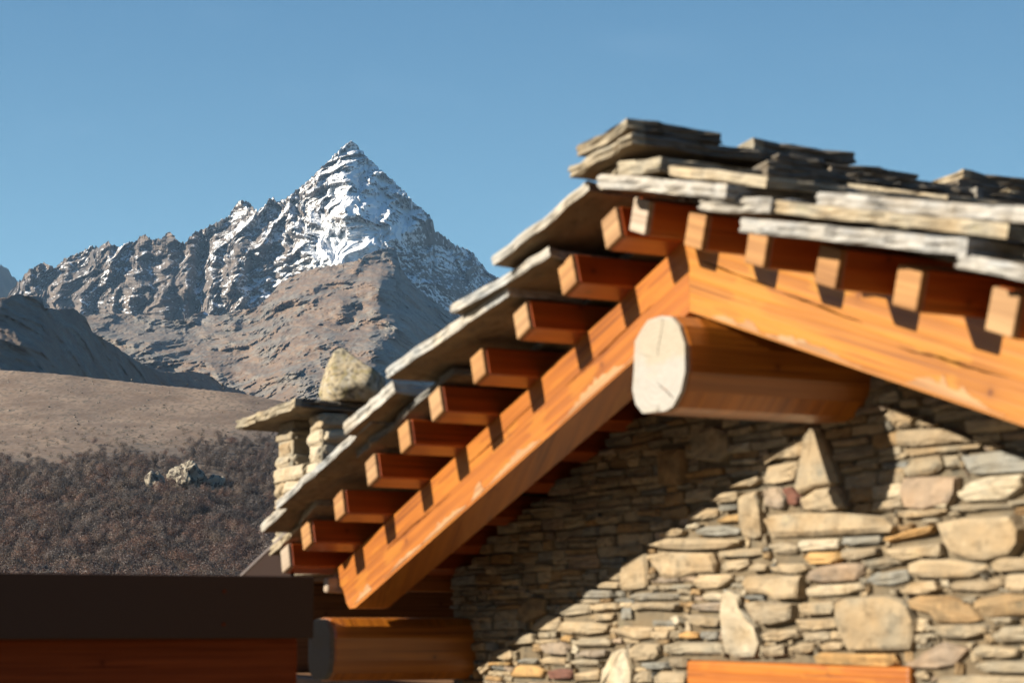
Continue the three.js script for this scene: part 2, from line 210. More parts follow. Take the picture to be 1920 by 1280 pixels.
{
  const LINTEL = [[-0.86, -1.165], [0.30, -1.165], [0.30, -1.6], [-0.86, -1.6]]; placedStones.push(LINTEL);
  const r = rng(31), fill = [];
  const extent = (poly, v) => { let a = 1e9, b = -1e9; for (let i = 0; i < poly.length; i++) { const [x0, y0] = poly[i], [x1, y1] = poly[(i + 1) % poly.length]; if ((y0 - v) * (y1 - v) <= 0 && y0 !== y1) { const x = x0 + (x1 - x0) * (v - y0) / (y1 - y0); a = Math.min(a, x); b = Math.max(b, x); } } return [a, b]; };
  const pick = () => { const k = r(); return k < 0.36 ? 't' : k < 0.62 ? 'g' : k < 0.78 ? 'd' : k < 0.87 ? 'p' : k < 0.94 ? 'b' : k < 0.97 ? 'w' : 'o'; };
  let v = -1.75, row = 0;
  while (v < -0.06) {
    const h = 0.016 + 0.030 * Math.pow(r(), 1.3), wave = (u) => 0.007 * n2(u * 1.7, row * 3.1);
    const blocked = [];
    for (const p of placedStones) { let a = 1e9, b = -1e9; for (const k of [0.12, 0.5, 0.88]) { const e = extent(p, v + h * k); a = Math.min(a, e[0]); b = Math.max(b, e[1]); } if (a < b) blocked.push([a - 0.001, b + 0.001]); }
    blocked.sort((a, b) => a[0] - b[0]);
    let u = Math.max(-2.6, -2.6), k = 0; const end = 1.9;
    while (u < end) {
      while (k < blocked.length && blocked[k][1] <= u) k++;
      let stop = end; if (k < blocked.length) { if (blocked[k][0] <= u) { u = blocked[k][1]; continue; } stop = blocked[k][0]; }
      let L = 0.05 + 0.15 * Math.pow(r(), 1.6) + h; if (u + L > stop - 0.03) L = stop - u;
      if (L > 0.012 && v + h < -Math.abs(u + L / 2) * K + 0.02) {
        const lay = (a, b) => { const j = () => (r() - 0.5) * Math.min(0.022, L * 0.25), g = 0.0013; const A = u + g, B = u + L - g, m = lerp(A, B, 0.3 + 0.4 * r());
          fill.push({ size: L * (b - a), u: u + L / 2, v: v, tone: pick(), pts: [[A + Math.max(0, j()), v + a + g + wave(A)], [m, v + a + g * (0.3 + r()) + wave(m)], [B - Math.max(0, j()), v + a + g + wave(B)], [B - Math.max(0, j()), v + b - g + wave(B)], [m, v + b - g * (0.5 + r()) + wave(m)], [A + Math.max(0, j()), v + b - g + wave(A)]] }); };
        if (h > 0.036 && r() < 0.45) { const s = h * (0.35 + 0.3 * r()); lay(0, s); lay(s, h); } else lay(0, h);
      }
      u += L;
    }
    v += h; row++;
  }
  const shows = (s) => s.u > -2.45 && s.u < 1.25 && s.v > -1.31 && s.v < -0.3 - Math.abs(s.u) * K * 0.95;
  fill.sort((a, b) => (shows(b) - shows(a)) || b.size - a.size);
  const few = 300 - 118;
  fill.slice(0, few).forEach((s) => mesh('stone', stoneGeo(s.pts, 0.005 + 0.022 * r(), r), stoneMats[s.tone][Math.floor(r() * 3)], wall));
  const rest = mergeGeometries(fill.slice(few).map((s) => { const f = 0.82 + 0.36 * r(); return stoneGeo(s.pts, 0.004 + 0.02 * r(), r, TONES[s.tone].map((x) => x * f)); }));
  tag(mesh('small_stones', rest, std({ vertexColors: true, map: stoneMap, bumpMap: stoneBump, bumpScale: 0.012, roughness: 0.95 }), wall), null, null, null, 'stuff');
}
H.box('lintel', [-0.838, 0.283], [-1.46, -1.178], [0.70, 0.9], M.lintel, null, 0.012);

// ---- rafters, purlins, battens
const mitre = 0.0006;
const crack = (side, seed, s0, s1, d0, d1) => {                            // a thin wavering split, from s0 to s1 along the slope, d below the top edge
  const r = rng(seed), n = Math.ceil((s1 - s0) / 0.03), up = [], dn = []; let wob = 0;
  for (let i = 0; i <= n; i++) { const f = i / n, s = lerp(s0, s1, f), h = 0.0028 * Math.sin(Math.PI * f) ** 0.5 * (0.5 + 0.8 * r()) + 0.0004; wob += (r() - 0.5) * 0.004; const d = lerp(d0, d1, f) + wob; up.push([side * (s * CA), -s * SA - (d - h) / CA]); dn.push([side * (s * CA), -s * SA - (d + h) / CA]); }
  return [...up, ...dn.reverse()];
};
const splits = (side) => (side < 0 ? [[61, 0.2, 0.75, 0.09, 0.10], [62, 0.9, 1.5, 0.06, 0.075], [63, 1.62, 2.2, 0.11, 0.10]] : [[64, 0.07, 0.42, 0.055, 0.062], [65, 0.47, 0.82, 0.075, 0.085], [66, 0.95, 1.35, 0.12, 0.115], [67, 1.5, 2.1, 0.07, 0.08]]).map((a) => crack(side, ...a));
gablePlate('rafter', [[-mitre, 0], [-mitre, -0.21], [-2.386, -1.003], [-2.445, -1.006], [-2.476, -0.985], [-2.496, -0.955], [-2.512, -0.934], [-2.535, -0.921], [-2.57, -0.917], [-2.603, -0.906], [-2.62, -0.866]], 0.2, 0.335, M.rafterLeft, AL, 0, 0.3, H.g, splits(-1));
gablePlate('rafter', [[mitre, -0.21], [mitre, 0], [2.62, -2.62 * K], [2.6, -0.91], [2.5, -0.96], [2.4, -1.005]], 0.2, 0.335, M.rafter, -AL, 0, 1.1, H.g, splits(1));
for (const side of [-1, 1]) {                                               // bare, weathered wood where the varnish has gone along the lower arris
  const r = rng(side + 50), raf = H.g.children.filter((c) => c.name === 'rafter')[side < 0 ? 0 : 1], bare = std({ color: rgb(0.345, 0.195, 0.092), map: wornMap, bumpMap: woodBump, bumpScale: 0.004, roughness: 0.9 });
  for (let s = 0.12; s < 2.35;) {
    const L = 0.1 + 0.4 * r(), top = [], n = Math.ceil(L / 0.018), h = 0.012 + 0.03 * r();
    for (let i = 0; i <= n; i++) { const f = i / n; top.push([s + L * f, 0.008 + h * Math.sin(Math.PI * Math.min(1, f * 1.15)) * (0.55 + 0.9 * r())]); }
    const pts = [[s, 0.006], [s + L, 0.006], ...top.reverse()].map(([a, b]) => [side * a * CA, -0.21 - a * SA + b * 1.05]);
    gablePlate('bare_wood', pts, 0.1978, 0.2005, bare, side * -AL, 0, r() * 3, raf); s += L * (0.75 + 0.7 * r());
  }
}
{
  const end = [[-0.065, -0.229], [0.001, -0.227], [0.058, -0.236], [0.100, -0.268], [0.127, -0.322], [0.127, -0.397], [0.105, -0.447], [0.062, -0.486], [0.024, -0.495], [-0.1, -0.489], [-0.137, -0.46], [-0.154, -0.419], [-0.145, -0.362], [-0.138, -0.28], [-0.1, -0.250]];
  const log = gablePlate('ridge_purlin', end, 0.112, 6.9, M.log, 0, 0.012, 0.6);
  const s = shapeOf(end.map(([u, v]) => [u * 0.985 - 0.0005, (v + 0.362) * 0.985 - 0.362 + HA]));
  const crack = (pts) => s.holes.push(new THREE.Path(pts.map(([u, v]) => new THREE.Vector2(u, v + HA))));
  crack([[0.016, -0.238], [0.018, -0.241], [0.0095, -0.265], [0.001, -0.289], [-0.009, -0.312], [-0.0155, -0.338], [-0.0175, -0.336], [-0.0125, -0.311], [-0.0015, -0.287], [0.0075, -0.262]]);
  crack([[-0.02, -0.408], [0.0, -0.4215], [0.026, -0.4335], [0.050, -0.4505], [0.066, -0.461], [0.064, -0.4635], [0.047, -0.4545], [0.024, -0.438], [-0.003, -0.4245]]);
  const g = new THREE.ExtrudeGeometry(s, { depth: 0.03, bevelEnabled: false }); g.translate(0, 0, -0.135);
  tag(mesh('sawn_end', endUV(g, 0, -0.362), M.logEnd, log), 'pale cracked end face of the ridge log');
  for (const u of [-2.53, 2.53]) {
    const pts = []; const r = rng(u > 0 ? 8 : 9); for (let i = 0; i < 18; i++) { const a = i / 18 * Math.PI * 2, R = 0.12 * Math.pow(Math.abs(Math.cos(a)) ** 3.4 + Math.abs(Math.sin(a)) ** 3.4, -1 / 3.4) * (1 + 0.03 * (r() - 0.5)); pts.push([u + R * Math.cos(a), -1.16 + R * Math.sin(a)]); }
    const e = gablePlate('eaves_purlin', pts, 0.125, 6.9, M.log, 0, 0.012, 0.9 + u);
    const c = new THREE.ExtrudeGeometry(shapeOf(pts.map(([x, y]) => [(x - u) * 0.96 + u, (y + 1.16) * 0.96 - 1.16 + HA])), { depth: 0.02, bevelEnabled: true, bevelThickness: 0.004, bevelSize: 0.004, bevelOffset: -0.004, bevelSegments: 1 }); c.translate(0, 0, -0.134);
    tag(mesh('sawn_end', endUV(c, u, -1.16), M.shadedEnd, e), 'end face with shade put into its grey colour');  // darker than the ridge log's end: the porch's shade is in the colour
  }
}
{
  const r = rng(21), W = 0.09, T = 0.096;
  const L = [0.029, 0.311, 0.606, 0.928, 1.232, 1.499, 1.804, 2.141, 2.449, 2.706], R = [0.109, 0.401, 0.694, 0.992, 1.285, 1.602, 1.91, 2.21, 2.5];
  const one = (side, s, i) => {                                            // s: distance down the slope of the corner nearest the viewer
    const a = side * -AL, mid = side < 0 ? s + W / 2 : s - W / 2, front = (r() - 0.5) * 0.016, n = T / 2 + (r() - 0.5) * 0.006;
    const len = 6.6, g = boxUV(new RoundedBoxGeometry(len, T, W, 1, 0.006), 0, r() * 7);
    const m = mesh('batten', g.rotateY(Math.PI / 2), M.batten, H.g); m.rotation.z = a + (r() - 0.5) * 0.05;
    m.position.copy(H.at(side * (mid * CA + n * SA), -mid * SA + n * CA, front + 0.014 + len / 2));
    const pale = (side > 0 && i === 0) || (side < 0 && i > 8), e = boxUV(new RoundedBoxGeometry(W - 0.004, T - 0.004, 0.02, 2, 0.005), 0, r() * 3);
    const c = mesh('end_grain', e, pale ? M.endPale : r() < 0.5 ? M.endA : M.endB, m); c.position.set(0, 0, len / 2 + 0.004);
    if (pale) tag(m, 'batten with a bleached white end');
  };
  L.forEach((s, i) => one(-1, s, i)); R.forEach((s, i) => one(1, s, i));
  H.box('eaves_board', [-2.70, -2.672], [-0.935, -0.765], [0.40, 6.2], M.log, null, 0.004);
  H.box('peg', [-2.60, -2.555], [-0.945, -0.885], [0.15, 0.5], M.endPale, null, 0.012);
}

// ---- roof slates: irregular slabs, chipped edges
const slateMat = std({ vertexColors: true, map: stoneMap, bumpMap: stoneBump, bumpScale: 0.012, roughness: 0.92 });
const SIDE = { pale: [0.345, 0.328, 0.295], white: [0.27, 0.257, 0.235], tan: [0.265, 0.222, 0.155], grey: [0.17, 0.155, 0.13], dark: [0.115, 0.097, 0.074] };
function slab(L, D, t, seed, side = 'tan', rough = 1) {                    // x 0..L, z -D..0 (front at 0), y 0..t
  const r = rng(seed), P = [], step = 0.045, corners = [[0, 0], [L, 0], [L, -D], [0, -D]].map(([x, z]) => [x + (r() - 0.5) * 0.03 * rough, z + (r() - 0.5) * 0.03 * rough]);
  corners[0][1] = (r() - 0.5) * 0.008; corners[1][1] = (r() - 0.5) * 0.008;
  for (let k = 0; k < 4; k++) {
    const [x0, z0] = corners[k], [x1, z1] = corners[(k + 1) % 4], len = Math.hypot(x1 - x0, z1 - z0), n = Math.max(2, Math.round(len / step)), nx = (z1 - z0) / len, nz = -(x1 - x0) / len;
    for (let i = 0; i < n; i++) { const f = (i + (i ? (r() - 0.5) * 0.5 : 0)) / n, d = i ? (n2(f * len * 6 + seed, k * 9.1) * 0.007 + n2(f * len * 19 + seed, k * 3.3) * 0.005 + (r() - 0.5) * 0.007) * rough : -0.01 * r() * rough; P.push([x0 + (x1 - x0) * f + nx * d, z0 + (z1 - z0) * f + nz * d]); }
  }
  const n = P.length, pos = [], idx = [], cx = L / 2, cz = -D / 2;
  const NR = 5, rings = [[0, 0.004], [0.2 * t, 0.0], [0.42 * t, 0.006], [0.6 * t, 0.001], [0.82 * t, 0.004], [t, 0.007]].map(([y, inn], k) => P.map(([x, z], i) => { const e = (inn * Math.min(1, rough + 0.2) * (0.5 + r()) + (r() * 0.008) * rough + 0.006 * rough * Math.max(0, n2(i * 0.23 + seed, k * 4.7))), d = Math.hypot(x - cx, z - cz); return [x - (x - cx) / d * e, y + (k && k < NR ? (r() - 0.5) * 0.12 * t : 0) + 0.003 * n2(x * 3 + seed, z * 4), z - (z - cz) / d * e]; }));
  const col = [], T = [0.185, 0.138, 0.085], B = T, SHADED = SIDE.dark, S = SIDE[side], f = 0.85 + 0.3 * r();
  const tri = (a, b, c, k) => { const q = [a, b, c]; q.forEach((p) => pos.push(...p)); const m = f * (0.86 + 0.28 * r()) * lerp(1, 0.55, smoothstep(n2(a[0] * 9 + seed, a[2] * 9 + a[1] * 30) + 0.5 * n2(a[0] * 31, a[1] * 40 + seed), 0.42, 0.8)); for (let i = 0; i < 3; i++) col.push(...k.map((x) => x * m)); };
  for (let k = 0; k < NR; k++) for (let i = 0; i < n; i++) { const j = (i + 1) % n, a = rings[k][i], b = rings[k][j], c = rings[k + 1][j], d = rings[k + 1][i]; const far = (P[i][0] + P[j][0]) / 2 > L - 0.03 && (P[i][1] + P[j][1]) / 2 < -0.03 && rough >= 1.2, s = far ? SHADED : S; tri(a, b, c, s); tri(a, c, d, s); }  // rough slabs: shade painted into the edges turned away from the sun
  const flat = THREE.ShapeUtils.triangulateShape(P.map(([x, z]) => new THREE.Vector2(x, -z)), []);
  for (const [a, b, c] of flat) { tri(rings[NR][a], rings[NR][b], rings[NR][c], T); tri(rings[0][a], rings[0][c], rings[0][b], B); }
  const g = new THREE.BufferGeometry(); g.setAttribute('position', new THREE.Float32BufferAttribute(pos, 3)); g.setAttribute('color', new THREE.Float32BufferAttribute(col, 3)); g.computeVertexNormals();
  return boxUV(g, 0, seed * 0.731 % 4);
}
let seedNo = 400;
function laid(name, a, b, D, t, side, more = 0, rough = 1) {               // a slab whose lower front edge runs from a to b; then 'more' metres of slabs behind it
  const r = rng(seedNo), A = H.at(...a), Bv = H.at(...b), ex = Bv.clone().sub(A), L = ex.length(); ex.normalize();
  const ey = new THREE.Vector3(0, 1, 0).addScaledVector(ex, -ex.y).normalize(), ez = ex.clone().cross(ey), q = new THREE.Quaternion().setFromRotationMatrix(new THREE.Matrix4().makeBasis(ex, ey, ez));
  const put = (d, back, l, sh, up, k) => { const m = mesh(name, slab(l, d, t * (0.85 + 0.3 * r()), seedNo++, k, rough), slateMat, H.g); m.quaternion.copy(q); m.position.copy(A).addScaledVector(ez, -back).addScaledVector(ex, sh).addScaledVector(ey, up); return m; };
  const first = put(D, 0, L, 0, 0, side);
  for (let back = D + 0.005; back < more;) { const d = 0.4 + 0.3 * r(); put(d - 0.008, back, L * (0.95 + 0.1 * r()), (r() - 0.5) * 0.04, 0.004 + 0.012 * r(), r() < 0.5 ? 'grey' : 'tan'); back += d; }
  return first;
}
// left slope, seen from below: from the peak down to the eave
laid('roof_slate', [-0.575, -0.014, -0.12], [-0.116, 0.133, -0.05], 0.62, 0.030, 'pale', 6.2, 0.55);
laid('roof_slate', [-0.866, -0.116, -0.12], [-0.378, -0.013, -0.04], 0.55, 0.036, 'pale', 6.2, 0.55);
laid('roof_slate', [-1.331, -0.268, -0.14], [-0.607, -0.087, -0.05], 0.60, 0.032, 'pale', 6.2, 0.55);
laid('roof_slate', [-1.747, -0.422, -0.12], [-1.435, -0.296, -0.06], 0.34, 0.042, 'pale', 0, 0.55);
laid('roof_slate', [-1.86, -0.480, -0.02], [-1.14, -0.258, 0.02], 0.6, 0.030, 'grey', 6);
laid('roof_slate', [-2.386, -0.638, -0.13], [-1.638, -0.383, -0.06], 0.62, 0.030, 'pale', 6.2, 0.55);
laid('roof_slate', [-2.561, -0.720, -0.12], [-2.326, -0.600, -0.06], 0.5, 0.034, 'pale', 0, 0.55);
laid('roof_slate', [-2.80, -0.80, 0.0], [-2.28, -0.625, 0.0], 0.5, 0.03, 'tan', 6.0);
laid('roof_slate', [-1.12, -0.255, 0.22], [-0.55, -0.066, 0.22], 0.5, 0.03, 'grey', 5.8);
laid('roof_slate', [-0.56, -0.072, 0.20], [-0.02, 0.104, 0.20], 0.5, 0.03, 'grey', 5.8);
// right slope, seen almost along its face: white and tan broken edges at the verge
laid('roof_slate', [0.043, 0.101, -0.12], [0.683, -0.058, -0.12], 0.55, 0.034, 'white', 6.2);
laid('roof_slate', [0.050, 0.136, -0.07], [0.290, 0.098, -0.07], 0.4, 0.034, 'tan');
laid('roof_slate', [0.285, 0.091, -0.05], [0.726, -0.032, -0.05], 0.55, 0.026, 'tan', 6.2);
laid('roof_slate', [0.500, -0.050, -0.09], [0.800, -0.112, -0.09], 0.35, 0.036, 'white');
laid('roof_slate', [0.790, -0.106, -0.08], [1.605, -0.318, -0.08], 0.55, 0.030, 'tan', 6.2);
laid('roof_slate', [0.715, -0.146, -0.12], [1.537, -0.341, -0.12], 0.62, 0.034, 'white', 6.2);
laid('roof_slate', [0.925, -0.115, -0.04], [1.62, -0.287, -0.04], 0.6, 0.034, 'white', 6.2);
laid('roof_slate', [1.505, -0.362, -0.12], [2.12, -0.555, -0.12], 0.6, 0.034, 'white', 6.2);
laid('roof_slate', [1.62, -0.37, -0.05], [2.25, -0.56, -0.05], 0.6, 0.034, 'tan', 6.2);
laid('roof_slate', [2.05, -0.56, -0.1], [2.80, -0.80, -0.1], 0.6, 0.034, 'white', 6.2);
laid('roof_slate', [0.02, 0.100, 0.2], [0.56, -0.078, 0.2], 0.5, 0.028, 'grey', 5.8);
laid('roof_slate', [0.55, -0.075, 0.2], [1.25, -0.306, 0.2], 0.5, 0.028, 'grey', 5.8);
laid('roof_slate', [1.24, -0.303, 0.2], [2.0, -0.553, 0.2], 0.5, 0.028, 'grey', 5.8);
laid('roof_slate', [1.98, -0.547, 0.2], [2.75, -0.80, 0.2], 0.5, 0.028, 'grey', 5.8);
// ridge: a bed of long slabs and raised cap stones
laid('ridge_slate', [-0.165, 0.168, -0.10], [0.17, 0.192, -0.10], 0.62, 0.030, 'tan', 0, 1.2);
laid('ridge_slate', [-0.20, 0.135, 0.50], [0.24, 0.150, 0.50], 0.62, 0.034, 'dark', 6.4, 1.2);
laid('ridge_slate', [-0.10, 0.122, -0.055], [0.10, 0.134, -0.055], 0.3, 0.038, 'tan', 0, 1.6);
laid('ridge_slate', [-0.16, 0.100, 0.25], [0.30, 0.112, 0.25], 0.7, 0.04, 'dark', 6.2, 1.4);
laid('ridge_slate', [-0.06, 0.200, -0.04], [0.15, 0.208, -0.04], 0.2, 0.018, 'dark', 0, 1.5);
laid('ridge_cap', [-0.117, 0.218, -0.10], [0.160, 0.232, -0.10], 0.29, 0.030, 'tan', 0, 1.5);
laid('ridge_slate', [-0.10, 0.174, 0.34], [0.20, 0.184, 0.34], 0.5, 0.026, 'dark', 0, 1.5);
laid('ridge_cap', [-0.085, 0.210, 0.30], [0.165, 0.222, 0.30], 0.34, 0.032, 'tan', 0, 1.5);
laid('ridge_slate', [-0.10, 0.176, 1.0], [0.20, 0.186, 1.0], 0.6, 0.028, 'dark', 0, 1.5);
laid('ridge_cap', [-0.08, 0.212, 1.03], [0.17, 0.218, 1.03], 0.5, 0.032, 'tan', 0, 1.5);
for (let w = 1.75; w < 6; w += 0.75) laid('ridge_cap', [-0.09, 0.190, w], [0.17, 0.200, w], 0.5, 0.032, 'tan', 0, 1.5);

// ---------------------------------------------------------------- the dark porch roof in front of the gable's left end
{
  const p = new Place('porch', -1.8, -0.2); tag(p.g, 'dark brown porch roof edge in shade beside the house eave', 'porch');
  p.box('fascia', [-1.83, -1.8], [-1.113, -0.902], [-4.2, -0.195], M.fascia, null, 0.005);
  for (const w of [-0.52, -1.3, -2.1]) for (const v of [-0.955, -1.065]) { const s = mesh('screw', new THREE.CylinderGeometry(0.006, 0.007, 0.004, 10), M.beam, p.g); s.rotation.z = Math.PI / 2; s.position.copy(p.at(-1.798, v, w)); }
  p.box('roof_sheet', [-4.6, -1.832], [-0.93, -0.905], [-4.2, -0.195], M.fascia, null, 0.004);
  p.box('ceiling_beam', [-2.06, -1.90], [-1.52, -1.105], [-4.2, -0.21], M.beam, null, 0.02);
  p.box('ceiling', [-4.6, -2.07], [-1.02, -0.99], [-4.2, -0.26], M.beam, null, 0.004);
  p.box('post', [-2.05, -1.91], [-HA, -1.332], [-3.9, -3.76], M.beam, null, 0.02);
  p.box('post', [-4.5, -4.36], [-HA, -0.94], [-3.9, -3.76], M.beam, null, 0.02); p.box('post', [-4.5, -4.36], [-HA, -0.94], [-0.5, -0.36], M.beam, null, 0.02); p.box('post', [-2.05, -1.91], [-HA, -1.332], [-0.5, -0.36], M.beam, null, 0.02);
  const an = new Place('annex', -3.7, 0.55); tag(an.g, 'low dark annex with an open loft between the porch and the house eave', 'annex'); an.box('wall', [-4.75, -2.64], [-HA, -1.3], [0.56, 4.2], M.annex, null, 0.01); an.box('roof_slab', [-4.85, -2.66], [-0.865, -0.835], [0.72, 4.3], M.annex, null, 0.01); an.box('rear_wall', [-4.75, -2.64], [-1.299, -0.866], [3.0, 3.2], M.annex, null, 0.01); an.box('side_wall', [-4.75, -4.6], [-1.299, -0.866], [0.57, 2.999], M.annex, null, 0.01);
  const s = shapeOf([[-3.25, -0.875], [-2.66, -0.70], [-2.64, -0.72], [-2.64, -0.899], [-3.25, -0.899]].map(([u, v]) => [u + 1.8, v + HA]));
  const g = new THREE.ExtrudeGeometry(s, { depth: 0.006, bevelEnabled: true, bevelThickness: 0.002, bevelSize: 0.002, bevelSegments: 1 }); g.translate(0, 0, -0.245);
  mesh('flashing', boxUV(g), M.flash, p.g); const ed = p.box('flashing_lit_edge', [-0.32, 0.32], [-0.006, 0.006], [-0.006, 0.006], M.flashLitEdge, null, 0.003); ed.position.copy(p.at(-2.95, -0.782, 0.038)); ed.rotation.z = Math.atan2(0.208, 0.7);  // lighter strip paints the sunlit top edge of the flashing
}
// ---------------------------------------------------------------- chimney and the boulder on it
{
  const p = new Place('chimney', -4.1, 0.85, HA - 0.84); tag(p.g, 'rough stone chimney with a broad slate cap behind the roof edge', 'chimney');
  const r = rng(55), C = { u0: -4.40, u1: -3.795, w0: 0.6, w1: 1.1 };
  p.box('flue', [C.u0 + 0.018, C.u1 - 0.018], [-0.84, -0.33], [C.w0 + 0.018, C.w1 - 0.018], stoneMats.g[0], null, 0.01);
  const lump = (u, v, w, s, name = 'stone') => {                           // a rounded block, every one a little different
    const g = new RoundedBoxGeometry(s[0], s[1], s[2], 4, Math.min(...s) * 0.48), q = g.attributes.position, sd = r() * 50;
    for (let i = 0; i < q.count; i++) { const x = q.getX(i), y = q.getY(i), z = q.getZ(i), k = 1 + 0.14 * n3(x * 9 + sd, y * 9, z * 9) + 0.1 * n3(x * 26, y * 26 + sd, z * 26); q.setXYZ(i, x * k, y * k, z * k); }
    g.computeVertexNormals();
    const m = mesh(name, boxUV(g, 0, r() * 4), stoneMats['twwtg'[Math.floor(r() * 5)]][Math.floor(r() * 3)], p.g); m.position.copy(p.at(u, v, w)); return m;
  };
  const course = (v, h, us, wFront) => { for (const [a, b] of us) lump((a + b) / 2, v, wFront, [(b - a) * 1.0, h * 1.12, 0.17]); };
  let v = -0.325;
  for (let k = 0; k < 7; k++) {
    const h = 0.055 + 0.03 * r(), cuts = [C.u0 + (r() - 0.5) * 0.03, lerp(C.u0, C.u1, 0.25 + 0.2 * r()), lerp(C.u0, C.u1, 0.55 + 0.25 * r()), C.u1 + (r() - 0.5) * 0.02]; v -= h;
    course(v + h / 2, h, k % 2 ? [[cuts[0], cuts[1]], [cuts[1], cuts[2]], [cuts[2], cuts[3]]] : [[cuts[0], cuts[2]], [cuts[2], cuts[3]]], C.w0 + 0.07);
    for (let w = C.w0 + 0.17; w < C.w1 - 0.08;) { const l = Math.min(0.14 + 0.12 * r(), C.w1 - w); lump(C.u1 - 0.07, v + h / 2, w + l / 2, [0.15, h, l]); lump(C.u0 + 0.07, v + h / 2, w + l / 2, [0.15, h, l]); w += l; }
  }
  for (const [u, w, wide] of [[C.u0 + 0.11, C.w0 + 0.08, 0.23], [C.u1 - 0.095, C.w0 + 0.08, 0.19], [C.u0 + 0.11, C.w1 - 0.08, 0.22], [C.u1 - 0.095, C.w1 - 0.08, 0.19]])
    { p.box('pillar_core', [u - wide / 2 + 0.016, u + wide / 2 - 0.016], [-0.33, -0.1], [w - 0.066, w + 0.066], stoneMats.g[1], null, 0.01); for (let y = -0.325; y < -0.13;) { const h = Math.min(0.05 + 0.03 * r(), -0.10 - y); lump(u + (r() - 0.5) * 0.02, y + h / 2, w, [wide * (0.9 + 0.16 * r()), h * 1.2, 0.16]); y += h; } }
  const low = p.at(-4.62, -0.115, 0.47), cap = mesh('cap_slab', slab(0.80, 0.74, 0.045, 903, 'tan', 1.3), slateMat, p.g); cap.position.copy(low); cap.rotation.z = 0.035;
  // the boulder
  const b = new Place('boulder', -3.88, 0.78, HA - 0.04); tag(b.g, 'lichen covered boulder weighing down the chimney cap slab', 'boulder');
  const g = new THREE.IcosahedronGeometry(1, 14), q = g.attributes.position, t = new THREE.Vector3(), col = [], fr = rng(17);
  const cuts = Array.from({ length: 16 }, () => { const a = fr() * 6.283, y = fr() * 1.7 - 0.75, s = Math.sqrt(Math.max(0.05, 1 - y * y)); return [new THREE.Vector3(Math.cos(a) * s, y, Math.sin(a) * s).normalize(), 0.72 + 0.22 * fr()]; });
  for (let i = 0; i < q.count; i++) {
    t.fromBufferAttribute(q, i); let s = 0; for (const [n, d] of cuts) s += Math.exp(18 * Math.max(0, t.dot(n) / d)); s = 18 / Math.log(s);   // rounded where the broken faces meet
    s = Math.min(s, 1.15) * (1 + 0.02 * n3(t.x * 5, t.y * 5, t.z * 5) + 0.012 * n3(t.x * 13, t.y * 13, t.z * 13));
    const y = Math.max(t.y * s, -0.62), f = clamp((y + 0.62) / 1.5, 0, 1);
    q.setXYZ(i, t.x * s * lerp(0.19, 0.125, f) - 0.025, (y + 0.62) * 0.15, t.z * s * lerp(0.18, 0.12, f));
    const l = smoothstep(fbm(t.x * 2.2 + 3, t.y * 2.2, t.z * 2.2, 5), 0.05, 0.25), w = smoothstep(fbm(t.x * 4, t.y * 4 + 7, t.z * 4, 4), 0.16, 0.26), p = smoothstep(fbm(t.x * 3 + 9, t.y * 3, t.z * 3, 4), 0.12, 0.3);
    const c = [lerp(0.30, 0.24, l), lerp(0.25, 0.20, l), lerp(0.165, 0.105, l)].map((x, k) => lerp(lerp(x, [0.05, 0.045, 0.038][k], w * 0.75), [0.36, 0.33, 0.27][k], p * 0.6)); col.push(...c);
  }
  g.setAttribute('color', new THREE.Float32BufferAttribute(col, 3)); const gm = mergeVertices(g.deleteAttribute('normal').deleteAttribute('uv')); gm.computeVertexNormals();
  mesh('rock', boxUV(gm), std({ vertexColors: true, map: stoneMap, bumpMap: stoneBump, bumpScale: 0.01, roughness: 1 }), b.g);
}
// ---------------------------------------------------------------- the mountains and hills
const CP = Math.cos(PITCH), SP = Math.sin(PITCH);
function sight(x, y) { const a = (x - 960) / FPX, b = -(y - 640) / FPX, c = -1, Y = CP * b - SP * c, Z = SP * b + CP * c; return [a / -Z, Y / -Z]; }   // per metre of distance: sideways, upwards
function line(...n) { const k = []; for (let i = 0; i < n.length; i += 2) k.push([n[i], n[i + 1]]); return (x) => { if (x <= k[0][0]) return k[0][1]; for (let i = 1; i < k.length; i++) if (x <= k[i][0]) return lerp(k[i - 1][1], k[i][1], (x - k[i - 1][0]) / (k[i][0] - k[i - 1][0])); return k[k.length - 1][1]; }; }
function smooth(f, a, b, w) { const n = 200, t = []; for (let i = 0; i <= n; i++) { const x = lerp(a, b, i / n); let s = 0, k = 0; for (let d = -2; d <= 2; d += 0.25) { const g = Math.exp(-d * d); s += g * f(clamp(x + d * w, a, b)); k += g; } t.push(s / k); } return (x) => { const q = clamp((x - a) / (b - a), 0, 1) * n, i = Math.min(n - 1, Math.floor(q)); return lerp(t[i], t[i + 1], q - i); }; }
